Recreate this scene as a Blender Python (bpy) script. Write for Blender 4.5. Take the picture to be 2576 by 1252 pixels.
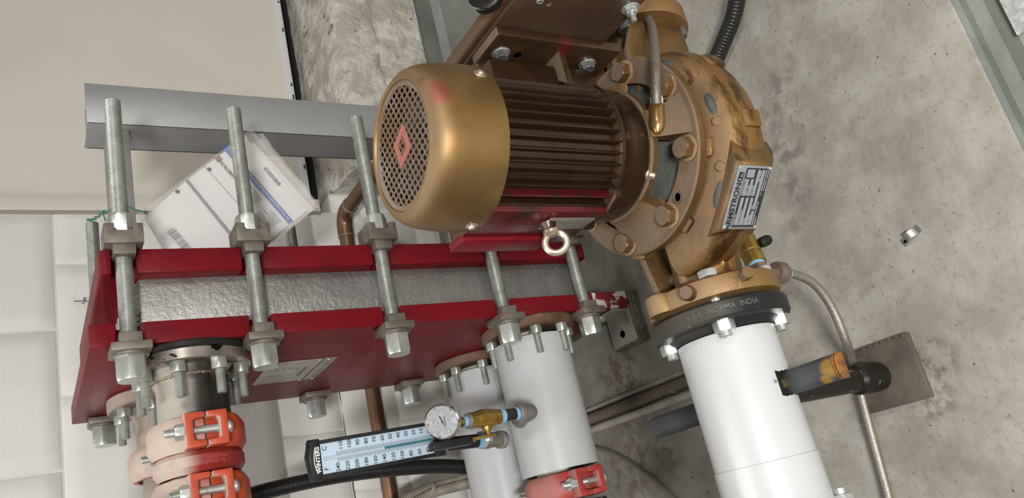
import bpy, bmesh, math, random
from mathutils import Vector, Matrix
random.seed(7)
for o in list(bpy.data.objects): bpy.data.objects.remove(o, do_unlink=True)
scene = bpy.context.scene
COL = scene.collection
PI = math.pi
S = 1.18                    # working units -> metres

# ------------------------------------------------------------------ camera
CAMH = 1.185
RX = (0.92126, 0.22262, -0.31889); RY = (-0.38852, 0.48246, -0.78499); RZ = (-0.02097, 0.84712, 0.53104)
cam_d = bpy.data.cameras.new('camera'); cam = bpy.data.objects.new('camera', cam_d); COL.objects.link(cam)
cam_d.sensor_fit = 'HORIZONTAL'; cam_d.sensor_width = 36.0; cam_d.lens = 2001.0/2576.0*36.0; cam_d.clip_start = 0.02
eu = Vector((RX[0], RY[0], RZ[0])); ev = Vector((RX[1], RY[1], RZ[1])); ew = Vector((RX[2], RY[2], RZ[2]))
ew = ew.normalized(); eu = (eu - ew*eu.dot(ew)).normalized(); ev = ew.cross(eu)
M = Matrix((-ev, eu, ew)).transposed().to_4x4(); M.translation = Vector((0, 0, CAMH*S))
cam.matrix_world = M
scene.camera = cam
# ------------------------------------------------------------------ light
world = bpy.data.worlds.new('world'); scene.world = world; world.use_nodes = True
world.node_tree.nodes['Background'].inputs[0].default_value = (1.0, 0.95, 0.88, 1)
world.node_tree.nodes['Background'].inputs[1].default_value = 0.05
def area(name, loc, target, sx, sy, power, col):
    d = bpy.data.lights.new(name, 'AREA'); d.shape = 'RECTANGLE'; d.size = sx*S; d.size_y = sy*S
    d.energy = power; d.color = col
    o = bpy.data.objects.new(name, d); COL.objects.link(o); o.location = Vector(loc)*S
    o.rotation_euler = (Vector(target)-Vector(loc)).to_track_quat('-Z', 'Y').to_euler()
    return o
LAMPS = [(-0.7, -2.3), (1.9, -1.8), (-0.1, 1.2)]          # fluorescent battens under the ceiling; the third is an added fill light
for i, (lx, ly) in enumerate(LAMPS):
    area('ceiling_lamp_light', (lx, ly, 2.33), (lx, ly, 0), 0.25, 1.3, (580, 135, 32)[i], (1.0, 0.99, 0.968))
area('phone_flash_light', (0.03, -0.02, 1.25), (0.45, 1.2, 0.45), 0.05, 0.05, 1.6, (1.0, 0.97, 0.93))
vs = scene.view_settings
vs.view_transform = 'Standard'; vs.look = 'None'; vs.exposure = -0.50; vs.gamma = 1.0; vs.use_curve_mapping = False

# ------------------------------------------------------------------ materials
def nd(nt, t, **kw):
    n = nt.nodes.new(t)
    for k, v in kw.items(): setattr(n, k, v)
    return n
def c4(c): return (c[0], c[1], c[2], 1.0)
def mat(name, col, rough=0.5, metal=0.0, col2=None, nscale=8.0, nlo=0.4, nhi=0.65, bump=0.0, bscale=60.0,
        dust=0.0, dustcol=(0.42, 0.36, 0.28), spot=None, spotscale=40.0, spotlo=0.68, spothi=0.72, coat=0.0, rvar=0.0,
        alpha=1.0, trans=0.0, emis=0.0, stretch=None, patch=None, ior=None, bdist=0.002, dlo=0.35, dhi=0.85, spec=0.5):
    m = bpy.data.materials.new(name); m.use_nodes = True
    nt = m.node_tree; b = nt.nodes['Principled BSDF']; L = nt.links.new
    tc = nd(nt, 'ShaderNodeTexCoord'); geo = nd(nt, 'ShaderNodeNewGeometry')
    mp = nd(nt, 'ShaderNodeMapping'); L(geo.outputs['Position'], mp.inputs[0])
    if stretch: mp.inputs['Scale'].default_value = stretch
    src = None
    def noise(sc, det=4.0, rough_=0.6):
        n = nd(nt, 'ShaderNodeTexNoise'); n.inputs['Scale'].default_value = sc; n.inputs['Detail'].default_value = det
        n.inputs['Roughness'].default_value = rough_; L(mp.outputs[0], n.inputs['Vector']); return n
    def ramp(sock, lo, hi):
        r = nd(nt, 'ShaderNodeMapRange'); r.interpolation_type = 'SMOOTHSTEP'
        r.inputs['From Min'].default_value = lo; r.inputs['From Max'].default_value = hi; L(sock, r.inputs['Value']); return r.outputs[0]
    def mix(fac, a, bcol):
        x = nd(nt, 'ShaderNodeMix', data_type='RGBA'); L(fac, x.inputs[0])
        if isinstance(a, tuple): x.inputs[6].default_value = a
        else: L(a, x.inputs[6])
        x.inputs[7].default_value = c4(bcol); return x.outputs[2]
    cur = c4(col)
    if col2: cur = mix(ramp(noise(nscale).outputs[0], nlo, nhi), cur, col2)
    if patch:                                    # paint patches with a place of their own: (centre, radius, colour)
        for (pc, pr, pcol) in patch:
            v = nd(nt, 'ShaderNodeVectorMath', operation='DISTANCE'); L(geo.outputs['Position'], v.inputs[0]); v.inputs[1].default_value = Vector(pc)*S
            nz = noise(45.0, 3.0); ad = nd(nt, 'ShaderNodeMath', operation='MULTIPLY_ADD'); L(nz.outputs[0], ad.inputs[0]); ad.inputs[1].default_value = pr*S*0.9; L(v.outputs['Value'], ad.inputs[2])
            r = nd(nt, 'ShaderNodeMapRange'); r.interpolation_type = 'SMOOTHSTEP'
            r.inputs['From Min'].default_value = pr*S*1.75; r.inputs['From Max'].default_value = pr*S*1.0; L(ad.outputs[0], r.inputs['Value'])
            cur = mix(r.outputs[0], cur, pcol)
    if spot: cur = mix(ramp(noise(spotscale, 3.0).outputs[0], spotlo, spothi), cur, spot)
    df = None
    if dust > 0:
        sx = nd(nt, 'ShaderNodeSeparateXYZ'); L(geo.outputs['Normal'], sx.inputs[0])
        up = ramp(sx.outputs[2], dlo, dhi)
        mu = nd(nt, 'ShaderNodeMath', operation='MULTIPLY'); L(up, mu.inputs[0]); 
        nn = ramp(noise(18.0).outputs[0], 0.08, 0.48); L(nn, mu.inputs[1])
        m2 = nd(nt, 'ShaderNodeMath', operation='MULTIPLY'); L(mu.outputs[0], m2.inputs[0]); m2.inputs[1].default_value = dust
        df = m2.outputs[0]; cur = mix(df, cur, dustcol)
    if isinstance(cur, tuple): b.inputs['Base Color'].default_value = cur
    else: L(cur, b.inputs['Base Color'])
    rs = None
    if df is not None:
        x = nd(nt, 'ShaderNodeMapRange'); L(df, x.inputs['Value']); x.inputs['To Min'].default_value = rough; x.inputs['To Max'].default_value = 0.85; L(x.outputs[0], b.inputs['Roughness'])
        if metal > 0:
            y = nd(nt, 'ShaderNodeMapRange'); L(df, y.inputs['Value']); y.inputs['To Min'].default_value = metal; y.inputs['To Max'].default_value = 0.0; L(y.outputs[0], b.inputs['Metallic'])
    else:
        b.inputs['Roughness'].default_value = rough; b.inputs['Metallic'].default_value = metal
        if rvar > 0:
            x = nd(nt, 'ShaderNodeMapRange'); L(noise(30.0).outputs[0], x.inputs['Value']); x.inputs['From Min'].default_value = 0.3; x.inputs['From Max'].default_value = 0.7
            x.inputs['To Min'].default_value = rough-rvar; x.inputs['To Max'].default_value = rough+rvar; L(x.outputs[0], b.inputs['Roughness'])
    if bump > 0:
        bp = nd(nt, 'ShaderNodeBump'); bp.inputs['Strength'].default_value = bump; bp.inputs['Distance'].default_value = bdist
        L(noise(bscale, 5.0).outputs[0], bp.inputs['Height']); L(bp.outputs[0], b.inputs['Normal'])
    b.inputs['Specular IOR Level'].default_value = spec
    if coat: b.inputs['Coat Weight'].default_value = coat; b.inputs['Coat Roughness'].default_value = 0.25
    if trans: b.inputs['Transmission Weight'].default_value = trans
    if ior: b.inputs['IOR'].default_value = ior
    if alpha < 1: b.inputs['Alpha'].default_value = alpha
    if emis: b.inputs['Emission Color'].default_value = c4(col); b.inputs['Emission Strength'].default_value = emis
    return m

MT = {}
MT['wall'] = mat('white_wall_paint', (0.6869, 0.6688, 0.6417), 0.6, bump=0.4, bscale=80, col2=(0.723, 0.7095, 0.6823), nscale=4, spot=(0.34, 0.32, 0.29), spotscale=60, spotlo=0.735, spothi=0.77)
MT['mortar'] = mat('painted_mortar', (0.6507, 0.6327, 0.6055), 0.7, bump=0.3, bscale=120)
MT['crack'] = mat('crack_dark', (0.05, 0.045, 0.04), 0.9)
MT['door'] = mat('cream_door_paint', (0.6586, 0.6174, 0.5468), 0.6, bump=0.05, bscale=300, col2=(0.6292, 0.588, 0.5233), nscale=3)
MT['door_edge'] = mat('door_bottom_edge_white', (0.58, 0.58, 0.58), 0.45, spot=(0.22, 0.19, 0.16), spotscale=28, spotlo=0.72, spothi=0.76)
MT['caulk'] = mat('grey_caulk', (0.33, 0.30, 0.26), 0.8, bump=0.4, bscale=90)
MT['void'] = mat('dark_gap', (0.008, 0.008, 0.008), 0.9)
MT['curb'] = mat('rough_concrete', (0.40, 0.365, 0.305), 0.85, col2=(0.60, 0.57, 0.51), nscale=12, nlo=0.38, nhi=0.64, bump=1.0, bscale=26, bdist=0.018, spot=(0.16, 0.14, 0.115), spotscale=30, spotlo=0.62, spothi=0.74)
def concrete(name, base, light, dark, dark_patches):
    m = bpy.data.materials.new(name); m.use_nodes = True; nt = m.node_tree; b = nt.nodes['Principled BSDF']; L = nt.links.new
    geo = nd(nt, 'ShaderNodeNewGeometry')
    def noise(sc, det=6.0, ro=0.65):
        n = nd(nt, 'ShaderNodeTexNoise'); n.inputs['Scale'].default_value = sc; n.inputs['Detail'].default_value = det; n.inputs['Roughness'].default_value = ro; L(geo.outputs['Position'], n.inputs['Vector']); return n.outputs[0]
    def ramp(sock, lo, hi, tmax=1.0):
        r = nd(nt, 'ShaderNodeMapRange'); r.interpolation_type = 'SMOOTHSTEP'; r.inputs['From Min'].default_value = lo; r.inputs['From Max'].default_value = hi; r.inputs['To Max'].default_value = tmax; L(sock, r.inputs['Value']); return r.outputs[0]
    def mix(f, a, c):
        x = nd(nt, 'ShaderNodeMix', data_type='RGBA'); L(f, x.inputs[0])
        if isinstance(a, tuple): x.inputs[6].default_value = a
        else: L(a, x.inputs[6])
        x.inputs[7].default_value = c4(c); return x.outputs[2]
    cur = mix(ramp(noise(9.0), 0.34, 0.68), c4(base), light)
    cur = mix(ramp(noise(3.2, 3.0), 0.50, 0.70, 0.55), cur, tuple(c*0.72 for c in base))
    cur = mix(ramp(noise(70.0, 4.0), 0.52, 0.70, 0.45), cur, tuple(c*0.62 for c in base))
    for (pc, pr, col, st) in dark_patches:
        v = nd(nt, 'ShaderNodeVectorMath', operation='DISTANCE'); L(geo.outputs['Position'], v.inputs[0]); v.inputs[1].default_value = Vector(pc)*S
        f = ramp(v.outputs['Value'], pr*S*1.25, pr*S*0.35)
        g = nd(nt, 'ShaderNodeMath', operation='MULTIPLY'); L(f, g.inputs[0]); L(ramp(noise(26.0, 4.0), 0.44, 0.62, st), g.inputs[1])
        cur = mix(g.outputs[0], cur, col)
    cur = mix(ramp(noise(21.0, 3.0), 0.685, 0.76, 0.8), cur, dark)
    cur = mix(ramp(noise(85.0, 2.0), 0.69, 0.73), cur, dark)
    L(cur, b.inputs['Base Color']); b.inputs['Roughness'].default_value = 0.72
    bp = nd(nt, 'ShaderNodeBump'); bp.inputs['Strength'].default_value = 0.5; bp.inputs['Distance'].default_value = 0.003; L(noise(60.0), bp.inputs['Height']); L(bp.outputs[0], b.inputs['Normal'])
    return m
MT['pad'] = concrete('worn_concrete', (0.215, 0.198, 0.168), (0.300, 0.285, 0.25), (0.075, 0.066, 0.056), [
    ((0.65, 0.775, 0.0), 0.045, (0.14, 0.125, 0.105), 0.7), ((0.59, 0.80, 0.0), 0.05, (0.13, 0.115, 0.10), 0.75), ((0.52, 0.815, 0.0), 0.05, (0.12, 0.105, 0.09), 0.8), ((0.44, 0.835, 0.0), 0.05, (0.12, 0.105, 0.09), 0.8), ((0.39, 0.85, 0.0), 0.04, (0.14, 0.12, 0.10), 0.7),  # darker patches in a row beside the volute
    ((0.274, 1.435, 0.0), 0.08, (0.13, 0.095, 0.082), 0.9), ((0.215, 1.46, 0.0), 0.10, (0.12, 0.09, 0.08), 0.9), ((0.09, 1.40, 0.0), 0.12, (0.16, 0.13, 0.11), 0.7), ((0.05, 1.52, 0.0), 0.11, (0.15, 0.12, 0.10), 0.8),  # brown staining around the heat exchanger foot
    ((0.43, 1.245, 0.0), 0.07, (0.15, 0.13, 0.12), 0.6), ((0.085, 0.708, 0.0), 0.045, (0.10, 0.085, 0.07), 0.9), ((0.033, 0.735, 0.0), 0.045, (0.12, 0.10, 0.08), 0.8), ((0.283, 0.90, 0.0), 0.03, (0.16, 0.14, 0.12), 0.7)])  # darker patches by the exchanger front and the base plate
MT['padedge'] = mat('grey_green_paint_edge', (0.10, 0.11, 0.095), 0.55, col2=(0.14, 0.15, 0.13), nscale=9, bump=0.2, bscale=50)
MT['floor'] = mat('grey_floor_paint', (0.21, 0.215, 0.20), 0.45, col2=(0.26, 0.265, 0.25), nscale=6, bump=0.1, bscale=60, spot=(0.5, 0.5, 0.47), spotscale=30, spotlo=0.76, spothi=0.78)
MT['room'] = mat('room_wall_paint', (0.20, 0.19, 0.175), 0.7)
MT['ceil'] = mat('ceiling_paint', (0.36, 0.35, 0.33), 0.8)
MT['lampwhite'] = mat('lamp_housing_white', (0.7, 0.7, 0.68), 0.5)
MT['tubeglow'] = mat('lamp_tube_glow', (1.0, 0.95, 0.86), 0.5, emis=2.5)
MT['red'] = mat('red_enamel', spec=0.14, col=(0.1512, 0.0054, 0.00936), rough=0.40, col2=(0.1224, 0.00576, 0.00936), nscale=12, bump=0.06, bscale=200, spot=(0.36, 0.22, 0.20), spotscale=75, spotlo=0.755, spothi=0.77, dust=0.10, dustcol=(0.2736, 0.1728, 0.1512))
MT['redside'] = MT['red']
MT['redsplash'] = mat('red_enamel_paint_splashed', (0.138, 0.0048, 0.0096), 0.4, coat=0.1, spot=(0.50, 0.44, 0.42), spotscale=26, spotlo=0.50, spothi=0.54)
MT['foil'] = mat('embossed_aluminium', (0.3128, 0.2992, 0.2856), 0.42, 0.75, bump=0.6, bscale=110, bdist=0.0035, col2=(0.2652, 0.2516, 0.2414), nscale=20)
MT['zinc'] = mat('zinc_thread', (0.45, 0.47, 0.44), 0.38, 0.75, col2=(0.36, 0.37, 0.34), nscale=40, bump=0.1, bscale=200)
MT['nut'] = mat('zinc_nut', (0.62, 0.64, 0.62), 0.33, 0.8, col2=(0.50, 0.52, 0.49), nscale=30, rvar=0.0, bump=0.08, bscale=160)
MT['steel'] = mat('bare_steel_washer', (0.225, 0.198, 0.165), 0.5, 0.55, col2=(0.16, 0.135, 0.11), nscale=25, bump=0.15, bscale=150)
MT['darkbolt'] = mat('dull_steel_nut', (0.24, 0.23, 0.22), 0.45, 0.7, col2=(0.17, 0.16, 0.15), nscale=30)
MT['alu'] = mat('brushed_aluminium', (0.3802, 0.3802, 0.3802), 0.45, 0.6, col2=(0.3421, 0.3421, 0.3421), nscale=6, bump=0.05, bscale=180)
MT['railgrey'] = mat('grey_rail_steel', (0.36, 0.36, 0.34), 0.42, 0.6, col2=(0.30, 0.30, 0.28), nscale=8)
MT['galv'] = mat('galvanised_plate', (0.40, 0.39, 0.35), 0.48, 0.6, col2=(0.30, 0.29, 0.26), nscale=14)
MT['shim'] = mat('rusty_dark_shim', (0.10, 0.085, 0.065), 0.7, 0.3, col2=(0.20, 0.17, 0.13), nscale=40, bump=0.3, bscale=90)
MT['white'] = mat('white_pvc_jacket', (0.459, 0.466, 0.4729), 0.30, coat=0.1, bump=0.02, bscale=10, spec=0.4)
MT['whiteedge'] = mat('white_pvc_edge', (0.66, 0.64, 0.62), 0.4)
MT['rustflange'] = mat('rusty_flange', (0.115, 0.06, 0.035), 0.62, 0.35, col2=(0.22, 0.12, 0.06), nscale=22, nlo=0.45, nhi=0.7, bump=0.35, bscale=80, dust=0.35, dustcol=(0.30, 0.22, 0.16))
MT['dustflange'] = mat('dusty_steel_flange', (0.12, 0.10, 0.085), 0.5, 0.4, col2=(0.20, 0.16, 0.12), nscale=18, bump=0.2, bscale=90, dust=0.85, dustcol=(0.36, 0.29, 0.24))
MT['blackflange'] = mat('black_coated_flange', (0.018, 0.018, 0.018), 0.38, 0.1, bump=0.25, bscale=70, spot=(0.33, 0.31, 0.28), spotscale=40, spotlo=0.70, spothi=0.73, dust=0.10, spec=0.22)
MT['machined'] = mat('machined_steel', (0.52, 0.48, 0.43), 0.3, 0.9, col2=(0.40, 0.36, 0.31), nscale=16, spot=(0.03, 0.028, 0.026), spotscale=30, spotlo=0.56, spothi=0.60)
MT['blackpipe'] = mat('black_steel_pipe', (0.016, 0.014, 0.013), 0.32, 0.25, col2=(0.035, 0.028, 0.022), nscale=20, bump=0.1, bscale=120, dust=0.95, dustcol=(0.36, 0.33, 0.28), dlo=-0.05, dhi=0.55, patch=[((0.345, 1.33, 0.90), 0.02, (0.20, 0.07, 0.02))])
MT['orange'] = mat('orange_coupling_paint', (0.46, 0.062, 0.020), 0.42, col2=(0.40, 0.05, 0.02), nscale=20, bump=0.12, bscale=110, dust=0.95, dustcol=(0.47, 0.39, 0.33), dlo=0.10, dhi=0.45)
MT['redring'] = mat('red_reducing_ring_paint', (0.24, 0.022, 0.014), 0.45, bump=0.12, bscale=110, dust=0.95, dustcol=(0.45, 0.375, 0.32), dlo=0.10, dhi=0.5)
MT['redcoup'] = mat('red_coupling_paint', (0.30, 0.028, 0.022), 0.45, col2=(0.38, 0.05, 0.04), nscale=16, bump=0.15, bscale=80, dust=0.5, dustcol=(0.42, 0.26, 0.22))
MT['rubber'] = mat('black_rubber', (0.012, 0.012, 0.012), 0.6, spec=0.22)
MT['gold'] = mat('gold_paint_cast', (0.2064, 0.1135, 0.03784), 0.40, 0.65, col2=(0.1514, 0.08256, 0.03096), nscale=10, bump=0.6, bscale=75, bdist=0.003, dust=0.85, dustcol=(0.1376, 0.0977, 0.06605), dlo=0.25, dhi=0.8, spot=(0.13, 0.085, 0.05), spotscale=55, spotlo=0.60, spothi=0.74)
MT['goldvol'] = mat('gold_paint_volute', (0.2601, 0.1373, 0.03974), 0.36, 0.7, col2=(0.09392, 0.04768, 0.01445), nscale=14, nlo=0.47, nhi=0.60, stretch=(0.9, 0.9, 2.6), bump=0.55, bscale=60, bdist=0.004, dust=0.75, dustcol=(0.1517, 0.09758, 0.05419), dlo=0.3, dhi=0.9, spot=(0.33, 0.24, 0.15), spotscale=90, spotlo=0.70, spothi=0.76)
MT['goldflange'] = mat('gold_paint_flange', (0.2706, 0.1517, 0.0574), 0.45, 0.55, col2=(0.2214, 0.123, 0.04756), nscale=16, bump=0.5, bscale=100, bdist=0.003, dust=0.6, dustcol=(0.246, 0.1681, 0.1066), spot=(0.5, 0.42, 0.35), spotscale=30, spotlo=0.74, spothi=0.76)
MT['cap'] = mat('gold_paint_cowl', (0.2502, 0.1472, 0.05152), 0.40, 0.75, col2=(0.1914, 0.1104, 0.04048), nscale=7, bump=0.04, bscale=90, dust=0.55, dustcol=(0.2282, 0.1582, 0.09568), dlo=0.15, dhi=0.9,
               patch=[((0.500, 0.698, 0.768), 0.018, (0.27, 0.12, 0.07)), ((0.480, 0.695, 0.764), 0.017, (0.28, 0.075, 0.045))], spot=(0.12, 0.055, 0.02), spotscale=26, spotlo=0.735, spothi=0.745)
MT['grille'] = mat('grille_paint', (0.30, 0.20, 0.125), 0.45, 0.5, col2=(0.38, 0.33, 0.29), nscale=9)
MT['pinkred'] = mat('faded_red_paint', (0.36, 0.13, 0.10), 0.55)
MT['brown'] = mat('bronze_brown_paint', (0.04216, 0.02108, 0.00952), 0.22, 0.5, col2=(0.02856, 0.01224, 0.0068), nscale=7, bump=0.22, bscale=85, bdist=0.003, dust=0.35, dustcol=(0.1904, 0.1292, 0.0748), spot=(0.26, 0.17, 0.10), spotscale=230, spotlo=0.70, spothi=0.76)
MT['redbrown'] = mat('red_primer_fin', (0.09775, 0.0085, 0.0102), 0.24, 0.3, col2=(0.0425, 0.0153, 0.00935), nscale=22, nlo=0.48, nhi=0.62, bump=0.2, bscale=85, bdist=0.003, dust=0.3, dustcol=(0.238, 0.1615, 0.0935))
MT['brownplate'] = mat('dusty_brown_plate', (0.068, 0.0374, 0.0221), 0.42, 0.3, col2=(0.0935, 0.0578, 0.0357), nscale=9, bump=0.06, bscale=90, spot=(0.30, 0.21, 0.15), spotscale=34, spotlo=0.735, spothi=0.76)
MT['brownfoot'] = mat('bronze_foot_paint', (0.084, 0.044, 0.0192), 0.36, 0.5, col2=(0.048, 0.024, 0.0112), nscale=12, bump=0.3, bscale=75, bdist=0.003, dust=0.5, dustcol=(0.288, 0.224, 0.152), patch=[((0.570, 0.69, 0.56), 0.012, (0.16, 0.018, 0.022))], spot=(0.26, 0.18, 0.11), spotscale=200, spotlo=0.70, spothi=0.76)
MT['darkcast'] = mat('dark_grey_casting', (0.040, 0.046, 0.044), 0.6, 0.1, bump=0.8, bscale=70, bdist=0.004, dust=0.3, dustcol=(0.14, 0.13, 0.11))
MT['eye'] = mat('dusty_nickel', (0.52, 0.42, 0.33), 0.35, 0.8)
MT['greybolt'] = mat('grey_bolt', (0.24, 0.25, 0.26), 0.42, 0.7, col2=(0.14, 0.14, 0.14), nscale=50)
MT['braid'] = mat('braided_steel', (0.34, 0.31, 0.26), 0.42, 0.7, col2=(0.24, 0.22, 0.185), nscale=520, nlo=0.45, nhi=0.55, bump=0.5, bscale=300)
MT['braiddark'] = mat('dusty_braided_steel', (0.17, 0.145, 0.115), 0.45, 0.6, col2=(0.26, 0.225, 0.18), nscale=520, bump=0.5, bscale=300)
MT['brass'] = mat('brass', (0.46, 0.30, 0.075), 0.36, 0.85, col2=(0.34, 0.21, 0.05), nscale=24, bump=0.15, bscale=70)
MT['bronzefit'] = mat('bronze_fitting', (0.42, 0.25, 0.10), 0.25, 0.85)
MT['brownfit'] = mat('dull_brown_fitting', (0.18, 0.13, 0.095), 0.5, 0.5, col2=(0.25, 0.20, 0.15), nscale=40)
MT['tape'] = mat('blue_thread_tape', (0.22, 0.44, 0.62), 0.5)
MT['whitetape'] = mat('white_thread_tape', (0.7, 0.68, 0.64), 0.5)
MT['malleable'] = mat('malleable_iron', (0.20, 0.185, 0.17), 0.5, 0.4, col2=(0.28, 0.26, 0.24), nscale=30, bump=0.15, bscale=80)
MT['chrome'] = mat('chrome', (0.75, 0.75, 0.75), 0.12, 1.0)
MT['dial'] = mat('dial_white', (0.60, 0.61, 0.64), 0.85)
MT['ink'] = mat('black_ink', (0.015, 0.015, 0.02), 0.6)
MT['inkgrey'] = mat('grey_ink', (0.16, 0.16, 0.17), 0.6)
MT['holegrey'] = mat('punched_hole_grey', (0.33, 0.31, 0.30), 0.7)
MT['castblack'] = mat('worn_black_relief', (0.075, 0.075, 0.072), 0.6)
MT['inkblue'] = mat('blue_ink', (0.035, 0.10, 0.36), 0.5)
MT['inkred'] = mat('maroon_ink', (0.22, 0.07, 0.09), 0.5)
MT['whiteink'] = mat('white_ink', (0.75, 0.75, 0.75), 0.5)
MT['blackplastic'] = mat('black_plastic', (0.017, 0.017, 0.018), 0.38, bump=0.05, bscale=200, spec=0.22)
MT['scale'] = mat('pale_blue_scale', (0.44, 0.55, 0.66), 0.35)
MT['tealfluid'] = mat('teal_fluid', (0.035, 0.16, 0.17), 0.2)
MT['tubeglass'] = mat('clear_tube', (0.48, 0.55, 0.62), 0.08, coat=0.5)
MT['corr'] = mat('black_corrugated', (0.018, 0.017, 0.016), 0.35, coat=0.1, spec=0.22)
MT['corrdusty'] = mat('dusty_corrugated', (0.045, 0.038, 0.032), 0.5, dust=0.5, dustcol=(0.22, 0.18, 0.14), spot=(0.25, 0.21, 0.17), spotscale=22, spotlo=0.62, spothi=0.7, spec=0.22)
MT['corrgrey'] = mat('dirty_grey_conduit', (0.19, 0.165, 0.13), 0.6, col2=(0.26, 0.225, 0.18), nscale=20)
MT['greytube'] = mat('grey_pvc_tube', (0.34, 0.31, 0.27), 0.5, col2=(0.27, 0.25, 0.21), nscale=20)
MT['copper'] = mat('tarnished_copper', (0.221, 0.1062, 0.0527), 0.35, 0.7, col2=(0.1445, 0.08075, 0.04675), nscale=9, nlo=0.35, nhi=0.65, bump=0.06, bscale=60, dust=0.35, dustcol=(0.238, 0.17, 0.119))
MT['solder'] = mat('solder', (0.35, 0.30, 0.24), 0.4, 0.7)
MT['paper'] = mat('paper', (0.70, 0.68, 0.68), 0.6)
MT['plastic'] = mat('clear_poly_bag', (0.85, 0.82, 0.80), 0.18, alpha=0.22, coat=0.3)
MT['green'] = mat('green_wire', (0.01, 0.20, 0.10), 0.4)
MT['tag'] = mat('silver_tag', (0.34, 0.36, 0.38), 0.35, 0.6)
MT['tagfield'] = mat('silver_tag_field', (0.42, 0.44, 0.46), 0.3, 0.6)
MT['hxplate'] = mat('hx_nameplate', (0.42, 0.40, 0.35), 0.38, 0.5, col2=(0.36, 0.34, 0.30), nscale=25)
MT['hxplate2'] = mat('hx_nameplate_strip', (0.30, 0.27, 0.23), 0.4, 0.5)
MT['rust'] = mat('orange_rust', (0.26, 0.10, 0.02), 0.7, 0.2, col2=(0.12, 0.05, 0.02), nscale=60, bump=0.3, bscale=120)
MT['slate'] = mat('dark_slate_bar', (0.062, 0.066, 0.07), 0.55, 0.3, col2=(0.05, 0.05, 0.052), nscale=22, bump=0.25, bscale=60, patch=[((0.095, 0.662, 0.305), 0.013, (0.24, 0.14, 0.035)), ((0.080, 0.672, 0.303), 0.008, (0.24, 0.13, 0.03))], spec=0.22)
MT['baseplate'] = mat('dirty_base_plate', (0.125, 0.105, 0.08), 0.6, 0.25, col2=(0.085, 0.07, 0.055), nscale=14, bump=0.2, bscale=80)
MT['blackleg'] = mat('black_leg_pipe', (0.016, 0.014, 0.012), 0.32, 0.2, bump=0.3, bscale=90, spot=(0.14, 0.11, 0.075), spotscale=50, spotlo=0.64, spothi=0.7, spec=0.22)
MT['sparkle'] = mat('galvanised_sheet_bright', (0.42, 0.43, 0.42), 0.5, 0.3, col2=(0.62, 0.63, 0.62), nscale=60, bump=0.6, bscale=60)
MT['clip'] = mat('bright_zinc_clip', (0.55, 0.55, 0.53), 0.3, 0.85)

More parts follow.
